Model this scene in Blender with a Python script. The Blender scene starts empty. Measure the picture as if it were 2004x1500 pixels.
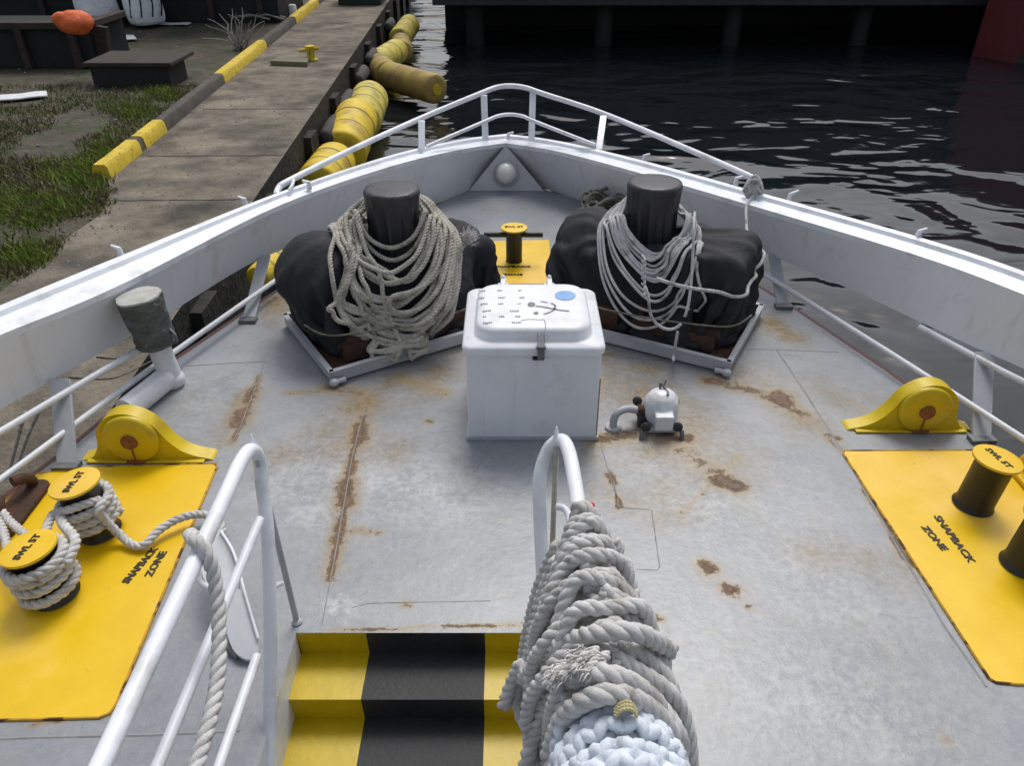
import bpy, math, random
from mathutils import Vector, Matrix, noise
from mathutils.bvhtree import BVHTree
R = math.radians
scene = bpy.context.scene
col = scene.collection
random.seed(7)

# ---------------------------------------------------------------- camera, sky, sun, exposure
FPX, PITCH, CAMH = 1517.0, R(32.9), 2.5
cam = bpy.data.cameras.new('camera'); camo = bpy.data.objects.new('camera', cam); col.objects.link(camo)
cam.sensor_width = 36; cam.lens = FPX / 2004 * 36; cam.clip_start = .05; cam.clip_end = 600
camo.location = (0, 0, CAMH); camo.rotation_euler = (R(90) - PITCH, 0, 0)
scene.camera = camo
SUN_EL, SUN_AZ = R(58), R(12)            # azimuth from +Y towards +X
w = bpy.data.worlds.new('World'); scene.world = w; w.use_nodes = True
wn = w.node_tree; wn.nodes.clear()
so = wn.nodes.new('ShaderNodeOutputWorld'); bg = wn.nodes.new('ShaderNodeBackground')
sky = wn.nodes.new('ShaderNodeTexSky'); sky.sky_type = 'NISHITA'; sky.sun_disc = False
sky.sun_elevation = SUN_EL; sky.sun_rotation = SUN_AZ; sky.air_density = 1.0; sky.dust_density = 4.0
hs = wn.nodes.new('ShaderNodeHueSaturation'); hs.inputs['Saturation'].default_value = .42
bg.inputs['Strength'].default_value = .118
wn.links.new(sky.outputs[0], hs.inputs['Color']); wn.links.new(hs.outputs[0], bg.inputs['Color']); wn.links.new(bg.outputs[0], so.inputs[0])
sl = bpy.data.lights.new('sun', 'SUN'); sl.energy = 1.25; sl.angle = R(22); sl.color = (1, .97, .92)
slo = bpy.data.objects.new('sun', sl); col.objects.link(slo)
sd = Vector((math.sin(SUN_AZ) * math.cos(SUN_EL), math.cos(SUN_AZ) * math.cos(SUN_EL), math.sin(SUN_EL)))
slo.rotation_euler = sd.to_track_quat('Z', 'Y').to_euler()
scene.view_settings.view_transform = 'Standard'; scene.view_settings.look = 'None'
scene.view_settings.exposure = 0.24; scene.view_settings.gamma = 1

# ---------------------------------------------------------------- helpers
CP, SP = math.cos(PITCH), math.sin(PITCH)
def P(u, v, z=0.0):
    """a place on the level z that was measured on the photograph"""
    a, b = (u - 1002) / FPX, (v - 750) / FPX
    k = (CAMH - z) / (SP + b * CP)
    return Vector((a * k, (CP - b * SP) * k, z))
def PY(u, v, y):
    a, b = (u - 1002) / FPX, (v - 750) / FPX
    k = y / (CP - b * SP)
    return Vector((a * k, y, CAMH - (SP + b * CP) * k))
def catmull(pts, n=8, closed=False):
    pts = [Vector(p) for p in pts]; out = []; m = len(pts)
    for i in range(m if closed else m - 1):
        if closed: p0, p1, p2, p3 = pts[i - 1], pts[i], pts[(i + 1) % m], pts[(i + 2) % m]
        else: p0, p1, p2, p3 = pts[max(i - 1, 0)], pts[i], pts[i + 1], pts[min(i + 2, m - 1)]
        for j in range(n):
            t = j / n
            out.append(.5 * ((2 * p1) + (p2 - p0) * t + (2 * p0 - 5 * p1 + 4 * p2 - p3) * t * t + (3 * p1 - p0 - 3 * p2 + p3) * t ** 3))
    if not closed: out.append(pts[-1])
    return out
def resample(pts, step, closed=False):
    if closed: pts = pts + [pts[0]]
    out = [pts[0].copy()]; acc = 0.0
    for a, b in zip(pts, pts[1:]):
        d = (b - a).length
        if d < 1e-9: continue
        t = step - acc
        while t <= d: out.append(a.lerp(b, t / d)); t += step
        acc = d - (t - step)
    if not closed and (out[-1] - pts[-1]).length > step * .3: out.append(pts[-1].copy())
    return out
def frames(pts):
    T = []
    for i in range(len(pts)):
        t = pts[min(i + 1, len(pts) - 1)] - pts[max(i - 1, 0)]
        T.append(t.normalized() if t.length > 1e-9 else Vector((0, 0, 1)))
    n = T[0].orthogonal().normalized(); N = []
    for t in T:
        n = n - t * n.dot(t)
        n = n.normalized() if n.length > 1e-6 else t.orthogonal().normalized()
        N.append(n.copy())
    return T, N

class MB:
    def __init__(s): s.v = []; s.f = []; s.m = []; s.sm = []
    def add(s, vs, fs, mi=0, smooth=True):
        o = len(s.v); s.v += [tuple(v) for v in vs]
        for f in fs: s.f.append(tuple(i + o for i in f)); s.m.append(mi); s.sm.append(smooth)
        return s
    def box(s, c, size, rz=0, mi=0, M=None):
        c = Vector(c); hx, hy, hz = [q / 2 for q in size]
        vs = [Vector((x, y, z)) for x in (-hx, hx) for y in (-hy, hy) for z in (-hz, hz)]
        Q = M if M is not None else Matrix.Rotation(rz, 3, 'Z')
        vs = [Q @ v + c for v in vs]
        return s.add(vs, [(0, 1, 3, 2), (4, 6, 7, 5), (0, 4, 5, 1), (2, 3, 7, 6), (0, 2, 6, 4), (1, 5, 7, 3)], mi, False)
    def tube(s, pts, r, seg=10, closed=False, mi=0, cap=True):
        pts = [Vector(p) for p in pts]; T, N = frames(pts); n = len(pts); vs = []
        rr = r if callable(r) else (lambda t: r)
        for i, (p, t, m) in enumerate(zip(pts, T, N)):
            b = t.cross(m); q = rr(i / max(1, n - 1))
            for k in range(seg):
                a = 2 * math.pi * k / seg; vs.append(p + (m * math.cos(a) + b * math.sin(a)) * q)
        fs = []
        for i in range(n - (0 if closed else 1)):
            j = (i + 1) % n
            for k in range(seg): l = (k + 1) % seg; fs.append((i * seg + k, i * seg + l, j * seg + l, j * seg + k))
        if cap and not closed: fs.append(tuple(range(seg))[::-1]); fs.append(tuple((n - 1) * seg + k for k in range(seg)))
        return s.add(vs, fs, mi)
    def cyl(s, a, b, r, seg=24, mi=0, r2=None):
        a = Vector(a); b = Vector(b); r2 = r if r2 is None else r2
        return s.tube([a, b], lambda t: r + (r2 - r) * t, seg, mi=mi)
    def lathe(s, prof, c, seg=32, mi=0, M=None, wob=None):
        c = Vector(c); vs = []; n = len(prof)
        for (r, z) in prof:
            for k in range(seg):
                a = 2 * math.pi * k / seg; q = r * (wob(a, z) if wob else 1)
                p = Vector((q * math.cos(a), q * math.sin(a), z)); vs.append((M @ p if M is not None else p) + c)
        fs = [(i * seg + k, i * seg + (k + 1) % seg, (i + 1) * seg + (k + 1) % seg, (i + 1) * seg + k) for i in range(n - 1) for k in range(seg)]
        fs.append(tuple(range(seg))[::-1]); fs.append(tuple((n - 1) * seg + k for k in range(seg)))
        return s.add(vs, fs, mi)
    def prism(s, poly, z0, z1, mi=0, M=None, c=(0, 0, 0)):
        n = len(poly); c = Vector(c)
        vs = [Vector((p[0], p[1], z0)) for p in poly] + [Vector((p[0], p[1], z1)) for p in poly]
        if M is not None: vs = [M @ v for v in vs]
        vs = [v + c for v in vs]
        fs = [tuple(range(n))[::-1], tuple(range(n, 2 * n))] + [(i, (i + 1) % n, n + (i + 1) % n, n + i) for i in range(n)]
        return s.add(vs, fs, mi, False)
    def ball(s, c, r, seg=16, rings=10, mi=0, M=None):
        c = Vector(c); r = Vector(r) if hasattr(r, '__len__') else Vector((r, r, r)); vs = []; fs = []
        for i in range(rings + 1):
            ph = math.pi * i / rings
            for k in range(seg):
                a = 2 * math.pi * k / seg
                p = Vector((r.x * math.sin(ph) * math.cos(a), r.y * math.sin(ph) * math.sin(a), r.z * math.cos(ph)))
                vs.append((M @ p if M is not None else p) + c)
        for i in range(rings):
            for k in range(seg): l = (k + 1) % seg; fs.append((i * seg + k, (i + 1) * seg + k, (i + 1) * seg + l, i * seg + l))
        return s.add(vs, fs, mi)
    def rope(s, pts, rad, closed=False, strands=3, pitch=None, seg=6, mi=0):
        pitch = pitch or rad * 4.6; step = pitch / 9
        pts = resample(list(pts), step, closed); n = len(pts); T, N = frames(pts)
        for q in range(strands):
            path = []
            for i, (p, t, m) in enumerate(zip(pts, T, N)):
                a = 2 * math.pi * (q / strands + i * step / pitch); b = t.cross(m)
                path.append(p + (m * math.cos(a) + b * math.sin(a)) * rad * .47)
            s.tube(path, rad * .56, seg, closed=False, mi=mi)
        return s
    def sheet(s, A, B, mi=0, smooth=True, flip=False):
        n = len(A); vs = list(A) + list(B)
        fs = [(i, i + 1, n + i + 1, n + i) for i in range(n - 1)]
        if flip: fs = [f[::-1] for f in fs]
        return s.add(vs, fs, mi, smooth)
    def build(s, name, mats, parent=None, angle=50):
        me = bpy.data.meshes.new(name); me.from_pydata(s.v, [], s.f); 
        for m in (mats if isinstance(mats, (list, tuple)) else [mats]): me.materials.append(m)
        me.polygons.foreach_set('material_index', s.m); me.polygons.foreach_set('use_smooth', s.sm)
        me.update()
        if angle and not me.materials[0].name.startswith(('rope', 'cord', 'frayed', 'seizing')): me.set_sharp_from_angle(angle=R(angle))
        o = bpy.data.objects.new(name, me); col.objects.link(o)
        if parent is not None:
            o.parent = parent; o.matrix_parent_inverse = Matrix.Translation(parent.location).inverted()
        return o
def bevel(o, wd=.008, seg=2):
    m = o.modifiers.new('bevel', 'BEVEL'); m.width = wd; m.segments = seg; m.limit_method = 'ANGLE'; m.angle_limit = R(40); return o
def tag(o, label=None, cat=None, group=None, kind=None):
    if label: o['label'] = label
    if cat: o['category'] = cat
    if group: o['group'] = group
    if kind: o['kind'] = kind
    return o
def thing(name, label, cat, loc=(0, 0, 0), group=None):
    o = bpy.data.objects.new(name, None); o.empty_display_size = .1; col.objects.link(o); o.location = loc
    return tag(o, label, cat, group)
def text_into(mb, txt, pos, xdir, size, ydir=None, up=(0, 0, 1), th=.0015, mi=0, bold=.012, sx=1.0):
    cu = bpy.data.curves.new('t', 'FONT'); cu.body = txt; cu.size = size; cu.extrude = th; cu.offset = bold * size
    cu.align_x = 'CENTER'; cu.align_y = 'CENTER'; cu.resolution_u = 3
    o = bpy.data.objects.new('t', cu); col.objects.link(o); bpy.context.view_layer.update()
    me = bpy.data.meshes.new_from_object(o.evaluated_get(bpy.context.evaluated_depsgraph_get()))
    x = Vector(xdir).normalized(); u = Vector(up).normalized(); y = u.cross(x).normalized()
    vs = [Vector(pos) + x * v.co.x * sx + y * v.co.y + u * v.co.z for v in me.vertices]
    mb.add(vs, [tuple(p.vertices) for p in me.polygons], mi, False)
    bpy.data.objects.remove(o); bpy.data.meshes.remove(me); bpy.data.curves.remove(cu)

# ---------------------------------------------------------------- materials
def mat(name, c1, c2=None, scale=6, rough=.6, bump=0, bscale=40, metal=0, rr=.12, spots=None, spot_scale=25, spot_th=.66, spot_w=.06, spots2=None, s2_scale=30, s2_th=.66, streak=None, stretch=None, spec=.5, bdist=.01):
    m = bpy.data.materials.new(name); m.use_nodes = True; nt = m.node_tree; N = nt.nodes; L = nt.links
    b = N['Principled BSDF']; b.inputs['Metallic'].default_value = metal; b.inputs['Specular IOR Level'].default_value = spec
    tc = N.new('ShaderNodeTexCoord'); mp = N.new('ShaderNodeMapping'); L.new(tc.outputs['Object'], mp.inputs[0])
    if stretch: mp.inputs['Scale'].default_value = stretch
    n1 = N.new('ShaderNodeTexNoise'); n1.inputs['Scale'].default_value = scale; n1.inputs['Detail'].default_value = 8; n1.inputs['Roughness'].default_value = .65
    L.new(mp.outputs[0], n1.inputs['Vector'])
    cr = N.new('ShaderNodeValToRGB'); cr.color_ramp.elements[0].position = .32; cr.color_ramp.elements[1].position = .68
    cr.color_ramp.elements[0].color = (*c1, 1); cr.color_ramp.elements[1].color = (*(c2 or c1), 1)
    L.new(n1.outputs['Fac'], cr.inputs[0]); out = cr.outputs[0]
    if spots:
        n2 = N.new('ShaderNodeTexNoise'); n2.inputs['Scale'].default_value = spot_scale; n2.inputs['Detail'].default_value = 6; n2.inputs['Roughness'].default_value = .6
        L.new(mp.outputs[0], n2.inputs['Vector'])
        r2 = N.new('ShaderNodeValToRGB'); r2.color_ramp.elements[0].position = spot_th; r2.color_ramp.elements[1].position = spot_th + spot_w
        L.new(n2.outputs['Fac'], r2.inputs[0])
        mx = N.new('ShaderNodeMix'); mx.data_type = 'RGBA'; mx.inputs['B'].default_value = (*spots, 1)
        L.new(r2.outputs[0], mx.inputs['Factor']); L.new(out, mx.inputs['A']); out = mx.outputs['Result']
    for (c_, sc_, th_, st_, k_) in ((spots2, s2_scale, s2_th, None, .8), (streak, 1.0, .56, (9, 9, .55), .45)):
        if not c_: continue
        n3 = N.new('ShaderNodeTexNoise'); n3.inputs['Scale'].default_value = sc_; n3.inputs['Detail'].default_value = 7; n3.inputs['Roughness'].default_value = .68
        if st_:
            m3 = N.new('ShaderNodeMapping'); m3.inputs['Scale'].default_value = st_; L.new(tc.outputs['Object'], m3.inputs[0]); L.new(m3.outputs[0], n3.inputs['Vector'])
        else: L.new(mp.outputs[0], n3.inputs['Vector'])
        r3 = N.new('ShaderNodeMapRange'); r3.inputs['From Min'].default_value = th_; r3.inputs['From Max'].default_value = th_ + .12; r3.inputs['To Max'].default_value = k_; L.new(n3.outputs['Fac'], r3.inputs['Value'])
        mx = N.new('ShaderNodeMix'); mx.data_type = 'RGBA'; mx.inputs['B'].default_value = (*c_, 1); L.new(r3.outputs[0], mx.inputs['Factor']); L.new(out, mx.inputs['A']); out = mx.outputs['Result']
    L.new(out, b.inputs['Base Color'])
    mr = N.new('ShaderNodeMapRange'); mr.inputs['To Min'].default_value = max(.03, rough - rr); mr.inputs['To Max'].default_value = min(1, rough + rr)
    L.new(n1.outputs['Fac'], mr.inputs['Value']); L.new(mr.outputs[0], b.inputs['Roughness'])
    if bump:
        nb = N.new('ShaderNodeTexNoise'); nb.inputs['Scale'].default_value = bscale; nb.inputs['Detail'].default_value = 6
        L.new(mp.outputs[0], nb.inputs['Vector'])
        bp = N.new('ShaderNodeBump'); bp.inputs['Strength'].default_value = bump; bp.inputs['Distance'].default_value = bdist
        L.new(nb.outputs['Fac'], bp.inputs['Height']); L.new(bp.outputs[0], b.inputs['Normal'])
    return m
M = {}
M['white'] = mat('white_paint', (.62, .65, .70), (.74, .77, .82), 5, .38, .12, 18, spots=(.50, .46, .40), spot_scale=6, spot_th=.56, spot_w=.2, spots2=(.22, .14, .08), s2_scale=40, s2_th=.69)
M['cap'] = mat('cap_paint', (.74, .77, .83), (.84, .87, .92), 7, .35, .25, 16, spots=(.58, .58, .58), spot_scale=5, spot_th=.52, spot_w=.2, spots2=(.30, .24, .18), s2_scale=45, s2_th=.68)
M['panel'] = mat('bulwark_paint', (.68, .695, .73), (.76, .775, .80), 2.2, .42, .35, 5, spots=(.56, .555, .54), spot_scale=5, spot_th=.60, spot_w=.2, spots2=(.34, .26, .19), s2_scale=26, s2_th=.70, streak=(.52, .50, .46))
M['greyp'] = mat('grey_paint', (.36, .38, .41), (.46, .48, .51), 8, .5, .1, 30, spots=(.22, .12, .06), spot_scale=22, spot_th=.72)
M['hatch'] = mat('hatch_white', (.72, .74, .79), (.80, .82, .87), 3, .4, .15, 14, spots=(.62, .60, .57), spot_scale=4, spot_th=.54, spot_w=.2, spots2=(.34, .24, .15), s2_scale=36, s2_th=.69, streak=(.55, .53, .50))
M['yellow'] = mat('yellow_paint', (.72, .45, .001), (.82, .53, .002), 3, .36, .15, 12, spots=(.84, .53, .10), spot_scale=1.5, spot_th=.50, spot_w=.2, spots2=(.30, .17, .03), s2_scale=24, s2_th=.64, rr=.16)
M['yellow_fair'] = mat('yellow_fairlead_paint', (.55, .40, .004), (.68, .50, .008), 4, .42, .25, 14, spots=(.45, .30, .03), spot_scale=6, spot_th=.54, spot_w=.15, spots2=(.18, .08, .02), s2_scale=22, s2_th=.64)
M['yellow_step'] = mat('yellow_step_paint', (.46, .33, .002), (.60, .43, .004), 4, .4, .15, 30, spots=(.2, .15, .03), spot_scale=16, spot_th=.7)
M['black_step'] = mat('black_step_paint', (.010, .011, .014), (.022, .023, .027), 5, .62, .3, 60, spots=(.06, .055, .05), spot_scale=20, spot_th=.70)
M['black'] = mat('black_paint', (.010, .010, .011), (.02, .02, .02), 10, .42, .15, 40, spots=(.09, .04, .02), spot_scale=30, spot_th=.72)
M['ink'] = mat('stencil_ink', (.012, .011, .010), (.03, .027, .02), 30, .6)
M['rust'] = mat('rust', (.16, .055, .02), (.30, .12, .04), 30, .85, .6, 60)
M['darkrust'] = mat('dark_rust', (.035, .018, .012), (.10, .045, .025), 14, .85, .6, 50)
M['boot'] = mat('hull_red', (.07, .018, .015), (.13, .03, .024), 5, .5, .2, 30, spots=(.05, .03, .02), spot_scale=12, spot_th=.62)
M['hull'] = mat('hull_paint', (.50, .52, .55), (.62, .64, .66), 3, .45, .15, 10, spots=(.25, .16, .1), spot_scale=6, spot_th=.68)
def rope_mat(name, c1, c2, sc=25):
    return mat(name, c1, c2, sc, .88, .55, 260, spots=(c1[0] * .6, c1[1] * .56, c1[2] * .50), spot_scale=9, spot_th=.56, spot_w=.14, bdist=.004, spec=.2)
M['rope'] = rope_mat('rope_grey', (.46, .45, .43), (.68, .68, .68))
M['rope_tan'] = rope_mat('rope_tan', (.36, .345, .30), (.56, .54, .48))
M['rope_cord'] = rope_mat('cord_grey', (.44, .44, .45), (.62, .62, .63))
M['rope_white'] = rope_mat('rope_white', (.60, .66, .74), (.76, .82, .90))
M['rope_dirty'] = rope_mat('rope_dirty', (.12, .12, .10), (.24, .23, .19))
M['canvas'] = mat('black_canvas', (.014, .015, .018), (.030, .032, .037), 2.5, .72, .3, 7, rr=.08, stretch=(1.6, 1.6, .55), bdist=.05, spec=.28)
M['canvas2'] = mat('capstan_canvas', (.020, .020, .024), (.042, .042, .047), 4, .45, .15, 9, rr=.12, stretch=(3, 3, .25), bdist=.03, spec=.45)
M['tape'] = mat('grey_tape', (.045, .05, .05), (.14, .15, .145), 9, .75, .8, 22, stretch=(1, 1, 2.4), bdist=.02, spots=(.32, .33, .31), spot_scale=12, spot_th=.64)
M['tape_top'] = mat('tape_top', (.34, .34, .31), (.5, .5, .47), 12, .8, .5, 30)
M['steel'] = mat('dull_steel', (.10, .11, .12), (.22, .23, .24), 20, .5, .2, 60, metal=.5)
M['rubber'] = mat('black_rubber', (.008, .011, .012), (.02, .024, .025), 20, .5)
M['blue'] = mat('blue_sticker', (.13, .30, .62), (.22, .42, .72), 12, .5)
M['globe'] = mat('lamp_globe', (.78, .77, .72), (.86, .85, .80), 5, .25)
M['concrete'] = mat('quay_concrete', (.085, .074, .060), (.27, .235, .185), 1.6, .92, .9, 24, spots=(.055, .052, .046), spot_scale=.9, spot_th=.50, spot_w=.22, spots2=(.03, .028, .025), s2_scale=9, s2_th=.60, bdist=.03, rr=.05, spec=.3)
M['concrete2'] = mat('quay_concrete_dark', (.055, .052, .048), (.12, .108, .09), 1.3, .9, .5, 14, spots=(.03, .035, .02), spot_scale=3, spot_th=.60, bdist=.03)
M['soil'] = mat('soil', (.035, .031, .024), (.095, .082, .058), 1.6, .95, .8, 9, spots=(.035, .05, .015), spot_scale=2.5, spot_th=.52, bdist=.05)
M['quaywall'] = mat('quay_wall', (.008, .008, .007), (.028, .026, .021), 3, .85, .8, 8, bdist=.05)
M['kerb'] = mat('kerb_concrete', (.050, .046, .040), (.11, .10, .085), 4, .9, .4, 30)
M['kerby'] = mat('kerb_yellow', (.50, .36, .02), (.68, .50, .035), 6, .75, .3, 40, spots=(.12, .10, .05), spot_scale=14, spot_th=.60)
M['drumy'] = mat('fender_yellow', (.55, .40, .02), (.76, .55, .015), 3, .6, .3, 20, spots=(.36, .24, .07), spot_scale=3.5, spot_th=.50, spot_w=.2)
M['drumb'] = mat('fender_brown', (.24, .15, .06), (.42, .30, .08), 3, .7, .4, 20, spots=(.40, .32, .05), spot_scale=2.5, spot_th=.50, spot_w=.15)
M['drumg'] = mat('fender_olive', (.48, .40, .05), (.66, .56, .12), 3, .7, .4, 20, spots=(.22, .17, .08), spot_scale=4, spot_th=.52, spot_w=.2)
M['fenderblk'] = mat('old_rubber', (.022, .022, .022), (.065, .062, .057), 6, .8, .7, 20)
M['timber'] = mat('dark_timber', (.022, .016, .014), (.055, .042, .035), 3, .85, .6, 20, stretch=(1, 1, 5))
M['dark'] = mat('dark_wall', (.006, .008, .009), (.018, .02, .021), 2, .8, .2, 10)
M['orange'] = mat('orange_cloth', (.62, .10, .02), (.80, .17, .05), 6, .7, .5, 14)
M['bag'] = mat('woven_bag', (.74, .80, .86), (.88, .90, .92), 4, .75, .6, 9, bdist=.05)
M['paper'] = mat('pale_board', (.60, .62, .64), (.75, .77, .79), 6, .6)
M['twig'] = mat('dead_twig', (.18, .17, .16), (.34, .33, .31), 12, .9)
M['redship'] = mat('red_hull_paint', (.085, .006, .008), (.13, .010, .012), 2, .55, .2, 10)
M['green'] = mat('green_box', (.010, .022, .018), (.02, .04, .03), 3, .6)
M['reddot'] = mat('red_tape', (.65, .02, .02), (.75, .03, .03), 8, .5)

# water
wm = bpy.data.materials.new('harbour_water'); wm.use_nodes = True; nt = wm.node_tree; b = nt.nodes['Principled BSDF']
b.inputs['Base Color'].default_value = (.008, .011, .014, 1); b.inputs['Roughness'].default_value = .07; b.inputs['IOR'].default_value = 1.5
tc = nt.nodes.new('ShaderNodeTexCoord'); prev = None
for sc, st, di, dist, strx in ((.30, .6, 2, .55, (1, 1.3, 1)), (.9, .5, 2, .11, (.8, 1.3, 1)), (4.5, .14, 2, .010, (1, 1.4, 1))):
    mp = nt.nodes.new('ShaderNodeMapping'); mp.inputs['Scale'].default_value = strx; mp.inputs['Rotation'].default_value = (0, 0, R(-22))
    n = nt.nodes.new('ShaderNodeTexNoise'); n.inputs['Scale'].default_value = sc; n.inputs['Detail'].default_value = di; n.inputs['Distortion'].default_value = .8
    bp = nt.nodes.new('ShaderNodeBump'); bp.inputs['Strength'].default_value = st; bp.inputs['Distance'].default_value = dist
    nt.links.new(tc.outputs['Object'], mp.inputs[0]); nt.links.new(mp.outputs[0], n.inputs['Vector']); nt.links.new(n.outputs['Fac'], bp.inputs['Height'])
    if prev: nt.links.new(prev.outputs[0], bp.inputs['Normal'])
    prev = bp
nt.links.new(prev.outputs[0], b.inputs['Normal'])
M['water'] = wm

# ---------------------------------------------------------------- setting: water, quay
WZ, QZ = -2.0, -.9
mb = MB(); mb.add([(-60, -30, WZ), (120, -30, WZ), (120, 160, WZ), (-60, 160, WZ)], [(0, 1, 2, 3)])
tag(mb.build('water', M['water'], angle=0), kind='structure')
def qedge(y): return -3.08 - .046 * (y - 5)
def kx(y): return -5.62 - .050 * (y - 11)
ys = [-12 + i * 1.0 for i in range(0, 63)]
# ground sheet behind kerb, quay apron in front
mb = MB()
mb.sheet([Vector((-60, y, QZ - .02)) for y in ys], [Vector((kx(y) + 1.3, y, QZ - .02)) for y in ys], flip=True)
tag(mb.build('ground', M['soil'], angle=0), kind='structure')
mb = MB()
ysf = [-12 + i * .5 for i in range(0, 125)]
def pleft(y):
    if y >= 10.6: return kx(y) - .05
    return kx(10.6) + .55 * min(1, (10.6 - y) / 1.2) + .12 * noise.noise(Vector((y * 1.3, 0, 0))) + .06 * noise.noise(Vector((y * 4, 5, 0)))
mb.sheet([Vector((pleft(y), y, QZ)) for y in ysf], [Vector((qedge(y) - 1.25, y, QZ)) for y in ysf], mi=0, flip=True)
mb.sheet([Vector((qedge(y) - 1.25, y, QZ)) for y in ysf], [Vector((qedge(y), y, QZ)) for y in ysf], mi=0, flip=True)
tag(mb.build('quay_pavement', [M['concrete'], M['concrete2']], angle=0), kind='structure')
mb = MB()
mb.sheet([Vector((qedge(y), y, QZ)) for y in ysf], [Vector((qedge(y) - .02, y, WZ - 1)) for y in ysf], flip=True)
for y in (-8, -5, -2, 1, 4, 7, 10, 13.2, 16, 19, 22, 25, 28, 31, 34, 37):      # shallow pilasters on the wall
    mb.box((qedge(y) + .06, y, (QZ + WZ) / 2 - .3), (.14, .5, 1.4), 0)
tag(mb.build('quay_wall', M['quaywall'], angle=0), 'dark wet quay wall dropping from the concrete edge to the water', 'wall')
# slab joints cut as thin dark strips in the pavement
mb = MB()
for y in (9.5, 11.4, 14.2, 20.5):
    a = Vector((qedge(y) - 2.0, y, QZ + .004)); c = Vector((qedge(y) - .02, y + .05, QZ + .004)); n = 14
    A = [a.lerp(c, i / n) + Vector((0, random.uniform(-.012, .012), 0)) for i in range(n + 1)]
    mb.sheet(A, [p + Vector((0, .018 + .014 * random.random(), 0)) for p in A], flip=False)
tag(mb.build('pavement_joints', M['quaywall'], angle=0), kind='structure')

# kerb with yellow blocks
kb = thing('kerb', 'long concrete kerb with worn yellow painted stretches along the quay', 'kerb', (kx(15), 15, QZ))
mb = MB()
A = []
prof = [(-.12, 0), (-.10, .15), (-.07, .19), (.07, .19), (.10, .15), (.12, 0)]
yk = [P(205, 335, QZ + .1).y + i * .5 for i in range(0, 56)]
vs = []
for y in yk:
    for (px, pz) in prof: vs.append((kx(y) + px + random.uniform(-.006, .006), y, QZ - .01 + pz + random.uniform(-.006, .006)))
n = len(prof); mb.add(vs, [(i * n + k, (i + 1) * n + k, (i + 1) * n + k + 1, i * n + k + 1) for i in range(len(yk) - 1) for k in range(n - 1)])
mb.build('kerb_body', M['kerb'], kb)
def yellow_block(y0, y1):
    m_ = MB(); k = 10; vs = []
    for i in range(k + 1):
        y = y0 + (y1 - y0) * i / k
        for (px, pz) in [(-.127, 0), (-.107, .155), (-.074, .197), (.074, .197), (.107, .155), (.127, 0)]:
            vs.append((kx(y) + px, y, QZ - .01 + pz + random.uniform(-.004, .004)))
    m_.add(vs, [(i * 6 + q, (i + 1) * 6 + q, (i + 1) * 6 + q + 1, i * 6 + q + 1) for i in range(k) for q in range(5)] + [(0, 1, 2, 3, 4, 5), tuple(k * 6 + q for q in (5, 4, 3, 2, 1, 0))])
    m_.build('painted_stretch', M['kerby'], kb)
for a, c in ((P(205, 335, QZ + .1).y, P(275, 285, QZ + .1).y), (P(285, 278, QZ + .1).y, P(328, 245, QZ + .1).y), (P(440, 152, QZ + .1).y, P(525, 85, QZ + .1).y), (P(585, 38, QZ + .1).y, P(632, 2, QZ + .1).y)):
    yellow_block(a, c)

# grass
def blades(n, region, h, mb, spread=1.0):
    for _ in range(n):
        x, y = region(); z = QZ - .02
        hh = h * random.uniform(.4, 1.2); a = random.uniform(0, 6.28); wv = random.uniform(.006, .013)
        dx, dy = math.cos(a) * wv, math.sin(a) * wv; lx, ly = random.uniform(-.5, .5) * hh * spread, random.uniform(-.5, .5) * hh * spread
        mb.add([(x - dx, y - dy, z), (x + dx, y + dy, z), (x + lx * .5 + dx * .6, y + ly * .5 + dy * .6, z + hh * .6), (x + lx, y + ly, z + hh)], [(0, 1, 2), (0, 2, 3)], 0, False)
M['grass'] = mat('grass_blades', (.10, .105, .03), (.19, .19, .055), 1.4, .8, spots=(.12, .10, .055), spot_scale=3, spot_th=.50)
M['grassb'] = mat('grass_bright', (.10, .15, .015), (.22, .30, .035), 2, .75, spots=(.12, .11, .04), spot_scale=4, spot_th=.52)
def inkerb(u0, u1, v0, v1):
    def f():
        while True:
            p = P(random.uniform(u0, u1), random.uniform(v0, v1), QZ)
            lim = kx(p.y) - .12 if p.y > 10.6 else pleft(p.y) + .08
            if p.x < lim and noise.noise(Vector((p.x * .9, p.y * .9, 3))) > -.05 + random.uniform(-.15, .15): return p.x, p.y
    return f
mb = MB(); blades(15000, inkerb(-120, 420, 165, 580), .07, mb, 1.6)
tag(mb.build('short_grass', M['grass'], angle=0), 'dull green grass and weeds on the soil behind the kerb', 'grass', kind='stuff')
mb = MB()
spots_ = [(130, 335, 60, 24), (190, 320, 40, 18), (60, 420, 70, 30), (30, 400, 60, 30), (260, 215, 60, 22), (320, 185, 40, 14), (210, 290, 30, 16), (120, 400, 50, 22), (60, 500, 60, 26), (170, 350, 40, 20)]
def tuft():
    while True:
        u, v, su, sv = random.choice(spots_); p = P(random.gauss(u, su * .5), random.gauss(v, sv * .5), QZ)
        if p.x < (pleft(p.y) + .15 if p.y < 10.6 else kx(p.y) - .12): return p.x, p.y
blades(8000, tuft, .12, mb, 1.8)
tag(mb.build('bright_weeds', M['grassb'], angle=0), 'brighter green tufts of weeds spilling over the near end of the kerb', 'weeds', kind='stuff')

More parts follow.
